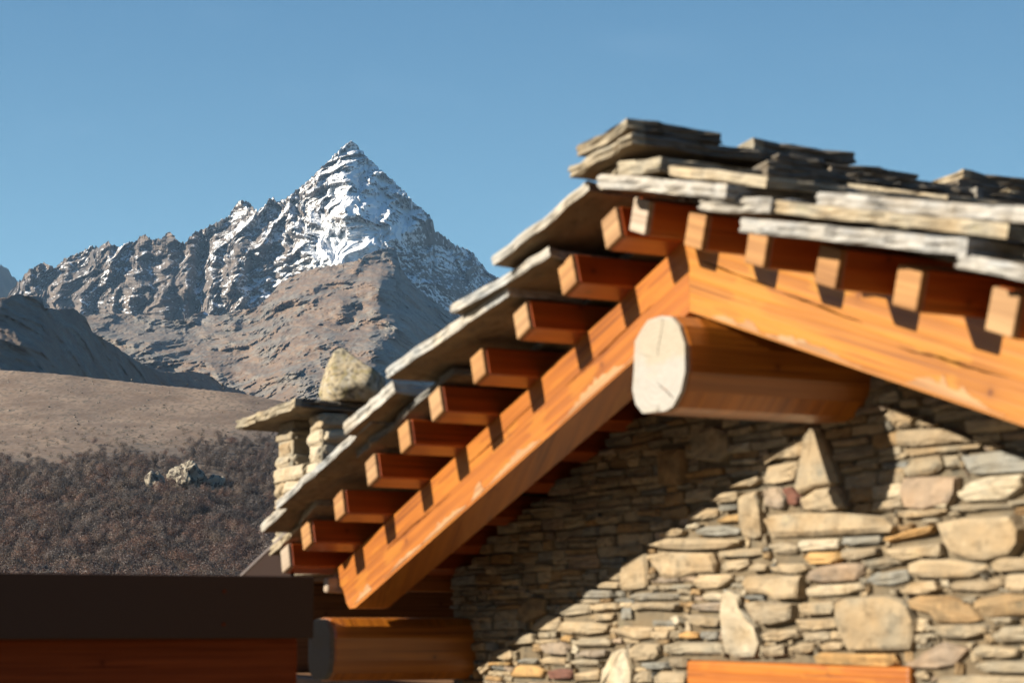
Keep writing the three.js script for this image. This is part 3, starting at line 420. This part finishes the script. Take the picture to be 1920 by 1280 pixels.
// A landform: a crest, the slope below it down to its foot, relief pushed in and out of the slope, and the far side falling away behind.
function landform(o) {
  const { x0, x1, nx, nq, back = 5 } = o, ref = smooth(o.crest, x0, x1, o.soft ?? 60), W = nx + 1, rows = nq + 1 + back, pos = new Float32Array(W * rows * 3), xs = new Float32Array(W * rows), ys = new Float32Array(W * rows);
  const place = (x, y, yc, out) => {
    const [tx, ty] = sight(x, y), Z = o.depth(x, y, ref(x)); const P = { x: tx * Z, y: ty * Z + EYE, z: -Z, px: x, py: y, yc };
    const d = o.relief(P); out.x = tx * (Z - d); out.y = ty * (Z - d) + EYE; out.z = -(Z - d); return out;
  };
  const crestAt = (x) => o.crest(x) + (o.jag ? o.jag(x) : 0), t = { x: 0, y: 0, z: 0 };
  for (let i = 0; i < W; i++) {
    const x = lerp(x0, x1, i / nx), yc = crestAt(x), yb = o.foot(x);
    for (let j = 0; j < rows; j++) {
      const k = (j * W + i), q = j - back;
      if (q >= 0) { const y = lerp(yc, yb, q / nq); place(x, y, yc, t); xs[k] = x; ys[k] = y; pos.set([t.x, t.y, t.z], k * 3); }
      else { place(x, yc, yc, t); const f = -q / back, run = o.behind * f; xs[k] = x; ys[k] = yc; pos.set([t.x * (1 + run / -t.z), t.y - run * 0.75 * (0.3 + 0.7 * f), t.z - run], k * 3); }
    }
  }
  const idx = new Uint32Array(nx * (rows - 1) * 6); let q = 0;
  for (let j = 0; j < rows - 1; j++) for (let i = 0; i < nx; i++) { const a = j * W + i, b = a + 1, c = a + W, d = c + 1; idx[q++] = a; idx[q++] = c; idx[q++] = b; idx[q++] = b; idx[q++] = c; idx[q++] = d; }
  const g = new THREE.BufferGeometry(); g.setAttribute('position', new THREE.BufferAttribute(pos, 3)); g.setIndex(new THREE.BufferAttribute(idx, 1)); g.computeVertexNormals();
  const N = g.attributes.normal.array, col = new Float32Array(pos.length), c = [0, 0, 0];
  for (let k = 0; k < W * rows; k++) { o.color({ x: pos[k * 3], y: pos[k * 3 + 1], z: pos[k * 3 + 2], nx: N[k * 3], ny: N[k * 3 + 1], nz: N[k * 3 + 2], px: xs[k], py: ys[k] }, c); col[k * 3] = c[0]; col[k * 3 + 1] = c[1]; col[k * 3 + 2] = c[2]; }
  g.setAttribute('color', new THREE.BufferAttribute(col, 3));
  const m = mesh(o.name, g, std({ vertexColors: true, roughness: 1, metalness: 0 })); tag(m, o.label, o.category, null, 'structure');
  m.on = (x, y) => place(x, y, crestAt(x), { x: 0, y: 0, z: 0 }); return m;
}
const mix3 = (c, a, b, f) => { for (let i = 0; i < 3; i++) c[i] = lerp(a[i], b[i], f); };
const blob = (px, py, x, y, rx, ry) => Math.exp(-(((px - x) / rx) ** 2) - (((py - y) / ry) ** 2));
const rib = (d, w) => Math.max(0, 1 - Math.abs(d) / w);

const SNOW = [0.68, 0.69, 0.71];
{ // a distant dark shoulder at the far left
  const crest = line(-200, 470, -60, 480, 0, 497, 8, 503, 15, 506, 24, 520, 38, 532, 60, 560, 90, 600);
  landform({ name: 'far_mountain', label: 'distant dark rocky shoulder at the left edge of the view', category: 'mountain', x0: -200, x1: 90, nx: 150, nq: 70, behind: 1500, crest, foot: () => 680, jag: (x) => 3 * n2(x * 0.09, 3) + 1.5 * n2(x * 0.3, 8),
    depth: (x, y, yc) => 11500 - (y - yc) * 6 + (x + 60) * 12, relief: (P) => 260 * ridged(P.x / 700, P.y / 1200, 2, 5),
    color: (v, c) => { const k = fbm(v.x / 160, v.y / 160, v.z / 160, 4); mix3(c, [0.062, 0.055, 0.052], [0.104, 0.083, 0.069], clamp(0.5 + k, 0, 1)); if (v.ny > 0.62 && k > 0.12) mix3(c, c, SNOW, 0.7); } });
}
{ // the rocky snow-dusted massif with its sharp summit
  const crest = line(-120, 640, -40, 590, 10, 556, 37, 525, 55, 505, 70, 497, 82, 491, 90, 496, 102, 502, 114, 490, 125, 482, 140, 477, 150, 472, 172, 461, 183, 464, 200, 452, 212, 461, 224, 462, 235, 455, 247, 453, 255, 452, 262, 442, 268, 440, 275, 441, 282, 450, 300, 448, 308, 440, 315, 436, 324, 438, 331, 450, 345, 457, 351, 452, 358, 440, 366, 434, 380, 431, 395, 421, 412, 414, 430, 402, 437, 390, 444, 380, 455, 374, 466, 378, 474, 388, 482, 396, 490, 389, 500, 381, 504, 372, 510, 370, 518, 378, 530, 375, 545, 365, 560, 352, 575, 340, 590, 327, 602, 314, 612, 306, 625, 292, 634, 283, 641, 277, 648, 270, 656, 265.5, 664, 267, 670, 274, 676, 281, 688, 294, 700, 307, 720, 325, 733, 334, 742, 343, 760, 361, 775, 379, 790, 391, 805, 402, 811, 415, 816, 434, 830, 440, 842, 451, 858, 461, 875, 467, 888, 474, 900, 492, 914, 508, 950, 530, 1000, 556, 1060, 600, 1150, 650);
  // buttresses: their crests run down the wall; light falls on one flank and the other stays dark
  const ribs = [[70, 497, 60, 600, 16, 130], [125, 482, 108, 600, 20, 150], [172, 461, 150, 600, 17, 150], [212, 462, 196, 600, 19, 160], [268, 440, 246, 600, 22, 190], [315, 436, 300, 600, 22, 200], [352, 452, 352, 560, 12, 90],
    [402, 420, 392, 590, 24, 220], [455, 374, 436, 560, 30, 260], [505, 372, 486, 560, 22, 170], [555, 357, 520, 540, 26, 190], [600, 316, 560, 520, 26, 170], [656, 266, 640, 420, 34, 230], [700, 310, 690, 400, 24, 110], [742, 343, 735, 420, 22, 120], [790, 391, 770, 440, 26, 150]];
  const faces = ribs.map(([xa, ya, xb, yb, w, a]) => ({ xa, ya, xb, yb, w, a }));
  const depth = (x, y, yc) => {
    let Z = 8500 - (y - yc) * 3.8 + 60 * Math.exp(-(((x - 660) / 90) ** 2));
    const ax = 812 - clamp((y - 402) * 1.45, 0, 84); if (x > ax) Z += Math.min(2000, (x - ax) * 5.2 * smoothstep(x - ax, 0, 26));
    Z += 300 * Math.exp(-(((x - 376 + (y - 500) * 0.12) / 13) ** 2)) * smoothstep(y, 430, 480);      // the steep couloir
    return Z;
  };
  const gully = (X, Y) => ridged((X - 0.45 * Y) / 215, Y / 560, 4.1, 5);
  const relief = (P) => {
    let d = 0; for (const f of faces) { const t = clamp((P.py - f.ya) / (f.yb - f.ya), 0, 1.05), xr = lerp(f.xa, f.xb, t) + 11 * n2(P.py * 0.035, f.xa) + 4 * n2(P.py * 0.11, f.xa), w = f.w * (0.55 + 0.75 * t); d = Math.max(d, f.a * (0.35 + 0.75 * t) * rib(P.px - xr, w) * (1 - 0.6 * smoothstep(t, 0.9, 1.05))); }
    const X = P.x + 110 * n3(P.x / 420, P.y / 420, 1) + 30 * n3(P.x / 110, P.y / 110, 5), Y = P.y + 70 * n3(P.x / 360, P.y / 360, 9), s = X * 0.9 + Y * 0.42, u = Y * 0.9 - X * 0.42;
    d = d * 0.62 + 190 * ridged((X + 0.3 * Y) / 520, Y / 1500, 0.4, 3) + 150 * gully(X, Y) + 46 * ridged((X + 0.55 * Y) / 95, Y / 210, 6.2, 3) + 46 * fbm(X / 58, Y / 74, 2, 5) + 70 * fbm(X / 240, Y / 260, 9, 3) + 26 * ridged((X - 0.3 * Y) / 44, Y / 92, 1.7, 3);
    return d;
  };
  landform({ name: 'snowy_mountain', label: 'sharp snow dusted rocky peak with a long jagged ridge to its left', category: 'mountain', x0: -120, x1: 1150, nx: 1000, nq: 400, behind: 2600, crest, foot: () => 770,
    jag: (x) => 2.4 * n2(x * 0.11, 1) + 2.2 * n2(x * 0.27, 4) + 1.3 * n2(x * 0.7, 7), depth, relief,
    color: (v, c) => {
      const k = fbm(v.x / 150, v.y / 150, v.z / 150, 4), m = fbm(v.x / 38, v.y / 26, v.z / 38, 4);
      mix3(c, [0.055, 0.048, 0.046], [0.124, 0.095, 0.076], clamp(0.48 + 0.9 * k + 0.5 * m, 0, 1));
      const w = 0.85 * blob(v.px, v.py, 700, 395, 95, 85) + 0.75 * blob(v.px, v.py, 640, 480, 70, 42) + 0.9 * blob(v.px, v.py, 722, 440, 62, 16) + 0.42 * blob(v.px, v.py, 650, 310, 55, 60) + 0.30 * blob(v.px, v.py, 520, 420, 110, 60) + 0.14 * blob(v.px, v.py, 230, 520, 230, 60) + 0.22 * blob(v.px, v.py, 470, 540, 70, 40) + 0.55 * blob(v.px, v.py, 374 - (v.py - 500) * 0.1, 540, 9, 50) + 0.30 * blob(v.px, v.py, 860, 470, 60, 30);
      const X = v.x + 110 * n3(v.x / 420, v.y / 420, 1) + 30 * n3(v.x / 110, v.y / 110, 5), Y = v.y + 70 * n3(v.x / 360, v.y / 360, 9);
      const hollow = 0.55 - gully(X, Y), streak = fbm((v.x + 0.9 * v.y) / 34, (v.y - 0.5 * v.x) / 90, 3, 4), fine = fbm(v.x / 16, v.y / 13, 8, 3);
      const s = (v.ny - 0.45) * 0.55 + 1.1 * hollow + 0.8 * m + 0.5 * streak + 0.85 * fine + 1.1 * w - 0.46 - 1.4 * smoothstep(v.py, 575, 640) - 0.20 * smoothstep(430 - v.px, 0, 120) - 0.22 * smoothstep(610 - v.px, 0, 60);
      const q = smoothstep(s, -0.06, 0.10); if (q > 0) mix3(c, c, SNOW, q * 0.93);
    } });
}
const grassy = (v, c, rock) => {                                            // dry autumn turf and stones
  const k = fbm(v.x / 120, v.y / 70, v.z / 120, 4), f = fbm(v.x / 17, v.y / 12, v.z / 17, 3);
  mix3(c, [0.095, 0.060, 0.040], [0.142, 0.096, 0.064], clamp(0.5 + 0.8 * k + 0.5 * f, 0, 1)); if (rock > 0) { const g = clamp(0.55 + f + 0.5 * k, 0, 1); mix3(c, c, [lerp(0.06, 0.15, g), lerp(0.053, 0.13, g), lerp(0.047, 0.108, g)], rock); }
};
{ // brown shoulders and boulder slopes below the wall
  const crest = line(-120, 640, 0, 600, 100, 580, 160, 590, 225, 588, 280, 596, 320, 601, 345, 599, 362, 590, 380, 583, 396, 590, 415, 592, 430, 584, 455, 580, 480, 577, 500, 560, 525, 531, 550, 515, 590, 502, 625, 497, 665, 489, 700, 472, 722, 465, 735, 463, 742, 470, 752, 503, 765, 520, 780, 537, 800, 553, 820, 568, 845, 590, 880, 625, 950, 690, 1100, 760);
  const humps = [[712, 540, 30, 40, 240], [742, 508, 24, 22, 110], [640, 575, 26, 22, 120], [760, 615, 34, 26, 190], [722, 600, 40, 20, 120], [700, 660, 50, 34, 190], [690, 705, 26, 20, 120], [560, 560, 60, 26, 90], [600, 640, 46, 26, 130], [520, 650, 60, 30, 120], [430, 640, 50, 24, 90], [280, 640, 70, 26, 90], [180, 615, 36, 16, 70], [560, 700, 70, 26, 90], [470, 700, 60, 22, 70], [390, 680, 60, 16, 60]];
  const depth = (x, y, yc) => lerp(6700, 7100, clamp((x - 300) / 430, 0, 1)) - (y - yc) * 11.5 + Math.max(0, x - 740) * 5;
  const knob = (P) => { const t = ridged(P.x / 230, P.y / 150, 3.3, 4), k = fbm(P.x / 520, P.y / 330, 8, 3); return smoothstep(t + 0.6 * k, 0.30, 0.66); };
  landform({ name: 'brown_slope', label: 'brown grassy mountain shoulder with grey outcrops below the snowy peak', category: 'hillside', x0: -120, x1: 1100, nx: 760, nq: 330, behind: 900, crest, foot: () => 850, jag: (x) => 1.6 * n2(x * 0.12, 31) + 1.0 * n2(x * 0.4, 17), depth,
    relief: (P) => { let d = 0; for (const [x, y, rx, ry, a] of humps) { const e = Math.hypot((P.px - x) / rx, (P.py - y) / ry); if (e < 1.5) d += 1.7 * a * Math.max(0, 1 - e / 1.5) ** 1.2; } const r = knob(P); return d + 190 * ridged((P.x + 0.8 * P.y) / 520, (P.y - 0.4 * P.x) / 520, 5, 3) + r * (80 * ridged((P.x + 0.7 * P.y) / 66, (P.y - 0.3 * P.x) / 62, 2, 4) + 30 * fbm(P.x / 20, P.y / 16, 4, 3)) + 80 * fbm((P.x + 1.1 * P.y) / 125, (1.2 * P.y - 0.5 * P.x) / 150, 6, 5) + 9 * fbm(P.x / 18, P.y / 11, 2, 3); },
    color: (v, c) => { const scree = blob(v.px, v.py, 383, 600, 20, 10) + blob(v.px, v.py, 745, 615, 26, 8); grassy(v, c, clamp(1.0 * knob(v) + 0.55 * blob(v.px, v.py, 300, 620, 160, 36) + 0.7 * smoothstep(fbm(v.x / 48, v.y / 26, 3, 4), 0.06, 0.26), 0, 1)); if (scree > 0.4) mix3(c, c, [0.159, 0.142, 0.124], clamp(scree, 0, 0.9)); if (blob(v.px, v.py, 388, 587, 9, 4) > 0.5) mix3(c, c, SNOW, 0.8); } });
}
{ // the dark ridge on the left whose flank lies in shade
  const crest = line(-400, 560, -200, 556, -60, 560, 0, 560, 18, 556, 30, 552, 52, 554, 74, 555, 79, 566, 82, 577, 98, 579, 112, 580, 138, 577, 150, 588, 160, 595, 172, 621, 190, 633, 210, 645, 250, 673, 280, 689, 300, 697, 325, 699, 345, 697, 370, 697, 385, 702, 396, 706, 410, 717, 425, 724, 450, 732, 480, 742, 540, 765);
  const back = line(-400, 2300, -200, 2450, 0, 2680, 80, 2860, 160, 3150, 300, 4000, 400, 4600, 540, 5200);
  landform({ name: 'shaded_hill', label: 'dark hill in its own shade between the brown meadow and the mountain', category: 'hill', x0: -400, x1: 540, nx: 420, nq: 170, behind: 700, crest, foot: () => 800, jag: (x) => 1.3 * n2(x * 0.1, 51) + 0.9 * n2(x * 0.33, 57),
    depth: (x, y, yc) => back(x) - (y - yc) * 2.6, relief: (P) => 70 * Math.max(0, 1 - Math.abs(P.px - 24 - (P.py - 620) * 0.8) / 50) * smoothstep(P.py, 585, 640) + 55 * ridged(P.x / 120, P.y / 90, P.z / 400, 4) + 10 * fbm(P.x / 30, P.y / 24, P.z / 60, 4),
    color: (v, c) => { grassy(v, c, smoothstep(fbm(v.x / 70, v.y / 40, v.z / 120, 4), 0.0, 0.3) * 0.8); } });
}
// the near hillside: dry meadow above, bare woodland below
const woodTop = line(-200, 845, 0, 850, 60, 862, 120, 858, 180, 838, 230, 832, 300, 842, 360, 834, 420, 822, 480, 812, 540, 806, 700, 800);
const hill = landform({ name: 'meadow_hill', label: 'broad brown meadow hillside with a smooth crest', category: 'hillside', x0: -700, x1: 1000, nx: 520, nq: 330, behind: 700,
  crest: line(-700, 700, -300, 688, 0, 693, 100, 700, 200, 711, 300, 722, 400, 731.5, 450, 737, 500, 746, 550, 757, 620, 775, 700, 800, 850, 850, 1000, 900), foot: () => 1200, jag: (x) => 0.7 * n2(x * 0.05, 71) + 0.4 * n2(x * 0.4, 77),
  depth: (x, y, yc) => 1620 - (y - yc) * 2.05 - 0.00055 * (y - yc) * (y - yc), relief: (P) => 9 * fbm(P.x / 130, P.y / 60, P.z / 160, 3) + 2.2 * fbm(P.x / 26, P.y / 9, P.z / 40, 4) + 0.7 * fbm(P.x / 5, P.y / 3, P.z / 7, 2) + 30 * blob(P.px, P.py, 250, 960, 130, 90) + 26 * smoothstep(P.py, 840, 930) * ridged(P.x / 95, P.z / 260, 3, 3),
  color: (v, c) => {
    const k = fbm(v.x / 46, v.y / 15, v.z / 80, 5), f = fbm(v.x / 6, v.y / 3.2, v.z / 9, 4), w = smoothstep(v.py + 26 * k, woodTop(v.px) - 14, woodTop(v.px) + 20);
    mix3(c, [0.118, 0.076, 0.050], [0.215, 0.150, 0.104], clamp(0.5 + 1.1 * k + 0.9 * f, 0, 1)); mix3(c, c, [0.045, 0.037, 0.025], clamp(smoothstep(f + 0.3 * k, 0.2, 0.36) * 0.75, 0, 1)); mix3(c, c, [0.066, 0.048, 0.036], w * 0.8);
  } });

// ---- woodland, scrub and stones on the near hillside
function crown(seed, n, h, w, trunkShare) {                                 // bare limbs and a cloud of fine twigs and last leaves
  const r = rng(seed), pos = [], col = [], nor = [], put = (p, s, k, m) => { for (let i = 0; i < 3; i++) nor.push(m.x, m.y, m.z); const a = new THREE.Vector3(r() - 0.5, r() - 0.5, r() - 0.5).normalize().multiplyScalar(s), b = new THREE.Vector3(r() - 0.5, r() - 0.5, r() - 0.5).normalize().multiplyScalar(s * (0.5 + 0.5 * r())); const q = a.clone().cross(b).dot(m) > 0 ? [a, b] : [b, a]; pos.push(p.x, p.y, p.z, p.x + q[0].x, p.y + q[0].y, p.z + q[0].z, p.x + q[1].x, p.y + q[1].y, p.z + q[1].z); for (let i = 0; i < 3; i++) col.push(k, k, k); };
  const lobes = Array.from({ length: 7 }, () => new THREE.Vector3((r() - 0.5) * w * 1.0, h * (0.4 + 0.42 * r()), (r() - 0.5) * w * 1.0));
  for (let i = 0; i < n; i++) { const L = lobes[i % 7], a = r() * 6.283, z = r() * 2 - 1, q = Math.sqrt(1 - z * z), R = w * 0.33 * Math.cbrt(0.3 + 0.95 * r()); const p = new THREE.Vector3(L.x + Math.cos(a) * q * R, Math.max(0.2, L.y + z * R * 0.95), L.z + Math.sin(a) * q * R); put(p, 0.3 + 0.4 * r(), 0.92 + 0.16 * r(), p.clone().sub(L).normalize().multiplyScalar(0.7).add(new THREE.Vector3(p.x / w, (p.y - h * 0.5) / h, p.z / w)).normalize()); }
  const limb = (a, b, s) => { const d = b.clone().sub(a).normalize(), x = new THREE.Vector3(d.y, -d.x, 0.3).normalize().multiplyScalar(s), y = d.clone().cross(x).normalize().multiplyScalar(s), c = [x, y, x.clone().negate(), y.clone().negate()]; for (let i = 0; i < 4; i++) { const p = a.clone().add(c[i]), q = a.clone().add(c[(i + 1) % 4]); pos.push(p.x, p.y, p.z, q.x, q.y, q.z, b.x, b.y, b.z); for (let k = 0; k < 3; k++) { col.push(1.1, 1.1, 1.15); nor.push(c[i].x, c[i].y, c[i].z); } } };
  if (trunkShare) { limb(new THREE.Vector3(), new THREE.Vector3(0, h * 0.8, 0), 0.16); for (const L of lobes) limb(new THREE.Vector3(0, h * (0.15 + 0.3 * r()), 0), L, 0.09); }
  const g = new THREE.BufferGeometry(); g.setAttribute('position', new THREE.Float32BufferAttribute(pos, 3)); g.setAttribute('color', new THREE.Float32BufferAttribute(col, 3)); g.setAttribute('normal', new THREE.Float32BufferAttribute(nor, 3)); return g;
}
function scatter(name, child, geo, mat, list, parent) {
  const m = new THREE.InstancedMesh(geo, mat, list.length), o = new THREE.Object3D(), c = new THREE.Color(); m.name = child; m.castShadow = m.receiveShadow = true;
  list.forEach((t, i) => { o.position.set(t.x, t.y, t.z); o.rotation.set(0, t.turn, 0); o.scale.set(t.s * t.wide, t.s, t.s * t.wide); o.updateMatrix(); m.setMatrixAt(i, o.matrix); m.setColorAt(i, c.setRGB(...t.c)); });
  parent.add(m); return m;
}
{
  const r = rng(909), trees = [[], [], []], scrub = [], stones = [];
  const crags = [[288, 905, 34, 40], [352, 893, 62, 48], [404, 908, 34, 34], [345, 1004, 24, 18]];
  const bark = [[0.112, 0.084, 0.070], [0.100, 0.078, 0.070], [0.120, 0.088, 0.070], [0.126, 0.079, 0.064], [0.132, 0.078, 0.060], [0.086, 0.071, 0.066]];
  for (let y = 806; y < 1185; y += 6.2) for (let x = -220; x < 760; x += 12) {
    const X = x + (r() - 0.5) * 13, Y = y + (r() - 0.5) * 8, k = fbm(X / 70, Y / 45, 3, 3), d = Y - woodTop(X) + 34 * k, keep = r();
    if (Y < 800) continue;
    if (crags.some(([a, b, w, h]) => Math.abs(X - a) < w * 0.42 && Y - b > -h * 0.5 && Y - b < h * 0.75)) continue;
    const p = hill.on(X, Y); p.turn = r() * 6.28; p.wide = 0.8 + 0.4 * r(); p.y -= 0.4;
    if (d < 0) { if (d > -110 && keep < 0.5 * smoothstep(d, -110, -2) ** 1.6) { p.s = 0.3 + 0.35 * r(); const f = 0.8 + 0.5 * r(); p.c = [0.062 * f, 0.05 * f, 0.034 * f]; scrub.push(p); } continue; }
    if (keep > smoothstep(d, -8, 26) * 0.97) continue;
    p.s = lerp(0.5, 0.95, smoothstep(d, 0, 70)) * (0.62 + 0.75 * Math.pow(r(), 1.4));
    const rust = smoothstep(fbm(X / 55, Y / 40, 12, 3) + 0.3 * smoothstep(Y, 900, 1040), 0.0, 0.4), b = bark[r() < rust * 0.75 ? 3 + Math.floor(r() * 2) : [0, 1, 2, 5][Math.floor(r() * 4)]], f = 0.68 + 0.38 * r();
    p.c = b.map((v) => v * f); trees[Math.floor(r() * 3)].push(p);
  }
  const wd = new THREE.Group(); wd.name = 'woodland'; scene.add(wd); tag(wd, 'bare grey brown and rust coloured woodland covering the lower hillside', 'woodland', null, 'stuff');
  const twig = new THREE.MeshPhysicalMaterial({ vertexColors: true, roughness: 1, specularIntensity: 0.2, transmission: 0.45, thickness: 0, side: THREE.DoubleSide });
  trees.forEach((t, i) => scatter('woodland', 'bare_tree', crown(60 + i, 1100, 9.0, 8.2, true), twig, t, wd));
  const sg = new THREE.Group(); sg.name = 'scrub'; scene.add(sg); tag(sg, 'low grey scrub thinning out over the meadow above the woodland', 'scrub', null, 'stuff');
  scatter('scrub', 'bush', crown(71, 200, 4.6, 5.6, false), twig, scrub, sg);
  for (let i = 0; i < 900; i++) { const x = -100 + r() * 700, y = 700 + Math.pow(r(), 0.8) * 135, p = hill.on(x, Math.max(y, 712)); p.s = 0.16 + 0.7 * Math.pow(r(), 5); p.turn = r() * 6; p.wide = 0.8 + r() * 0.7; const f = 0.7 + 0.5 * r(); p.c = r() < 0.55 ? [0.17 * f, 0.145 * f, 0.115 * f] : [0.045 * f, 0.036 * f, 0.024 * f]; stones.push(p); }
  const mg = new THREE.Group(); mg.name = 'meadow_stones'; scene.add(mg); tag(mg, 'small stones and tussocks scattered over the brown meadow', 'stones', null, 'stuff');
  scatter('meadow_stones', 'stone', new THREE.IcosahedronGeometry(1, 1), std({ roughness: 1, flatShading: true }), stones, mg);
  // pale crags standing out of the wood
  const words = ['slender pale crag rising from the wood, leftmost of the cluster', 'widest pale rock face in the middle of the wood', 'broken pale crag right of the wide rock face', 'small low crag among rust coloured trees, below the others'];
  crags.forEach(([x, y, w, h], n) => {
    const p = hill.on(x, y + h * 0.5), m = -p.z / FPX, g = new THREE.IcosahedronGeometry(1, 34), q = g.attributes.position, sd = n * 13.7, col = [];
    for (let i = 0; i < q.count; i++) {
      const X = q.getX(i), Y = q.getY(i), Z = q.getZ(i), a = X * w * m * 0.56, b = Y * h * m * 0.6, c = Z * w * m * 0.42;
      const k = 1 + 0.26 * n3(X * 1.1 + sd, Y * 1.1, Z * 1.1) + 0.11 * (ridged(a / 7 + sd, b / 12, c / 7, 4) - 0.5) + 0.07 * fbm(a / 2.4, b / 3 + sd, c / 2.4, 3);
      q.setXYZ(i, a * k, b * k, c * k);
      const f = clamp(0.5 + 0.9 * fbm(a / 5 + sd, b / 6, c / 5, 4), 0, 1), s = smoothstep(fbm(a / 4 + 7, b / 5, c / 4 + sd, 4), 0.04, 0.22); col.push(lerp(lerp(0.14, 0.275, f), 0.055, s), lerp(lerp(0.12, 0.24, f), 0.043, s), lerp(lerp(0.09, 0.185, f), 0.032, s));
    }
    g.setAttribute('color', new THREE.Float32BufferAttribute(col, 3)); const gg = mergeVertices(g.deleteAttribute('normal').deleteAttribute('uv')); gg.computeVertexNormals();
    const c = new THREE.Group(); c.name = numbered('crag'); c.position.set(p.x, p.y, p.z); scene.add(c); tag(c, words[n], 'crag', 'pale crags in the woodland', 'structure');
    const f = mesh('rock_face', gg, std({ vertexColors: true, roughness: 1 }), c); f.position.y = h * m * 0.42;
  });
}
{ // unseen slopes added round behind the viewer to block the bright low sky
  const na = 150, nr = 26, pos = [], idx = [], col = [];
  for (let j = 0; j <= nr; j++) for (let i = 0; i <= na; i++) {
    const a = lerp(0.62, 2 * Math.PI - 0.62, i / na), f = j / nr, R = lerp(700, 4300, f), x = Math.sin(a) * R, z = -Math.cos(a) * R, top = 760 * (0.8 + 0.35 * n2(Math.sin(a) * 2.2, Math.cos(a) * 2.2)) * smoothstep(Math.min(i, na - i), 0, 16);
    pos.push(x, top * Math.pow(f, 1.3) + 70 * f * fbm(x / 500, z / 500, 3, 4) - 3, z); const k = clamp(0.5 + fbm(x / 300, z / 300, 7, 4), 0, 1); col.push(lerp(0.03, 0.09, k), lerp(0.026, 0.062, k), lerp(0.02, 0.04, k));
  }
  for (let j = 0; j < nr; j++) for (let i = 0; i < na; i++) { const a = j * (na + 1) + i; idx.push(a, a + 1, a + na + 1, a + 1, a + na + 2, a + na + 1); }
  const g = new THREE.BufferGeometry(); g.setAttribute('position', new THREE.Float32BufferAttribute(pos, 3)); g.setAttribute('color', new THREE.Float32BufferAttribute(col, 3)); g.setIndex(idx); g.computeVertexNormals();
  tag(mesh('valley_sides', g, std({ vertexColors: true, roughness: 1, side: THREE.DoubleSide })), 'brown slopes added behind the viewer to block the bright low sky', 'hillside', null, 'structure');
}
// ---- the ground: one sheet to the horizon, and the pale paved yard in front of the house
{
  const g = new THREE.CircleGeometry(30000, 96, 0, Math.PI * 2); g.rotateX(-Math.PI / 2); g.translate(0, -0.05, 0);
  tag(mesh('ground', g, std({ color: rgb(0.12, 0.09, 0.055), roughness: 1 })), 'dry grassy valley floor reaching to the horizon', 'ground', null, 'structure');
  const y = new Place('yard', 1.5, -4); y.box('yard_paving', [-6, 9], [-HA - 0.1, -HA + 0.004], [-13, 0.7], std({ color: rgb(0.19, 0.14, 0.08), map: stoneMap, roughness: 1 }), null, 0.01); tag(y.g, 'pale paved yard in front of the stone house', 'yard', null, 'structure');
}
renderer.render(scene, camera);
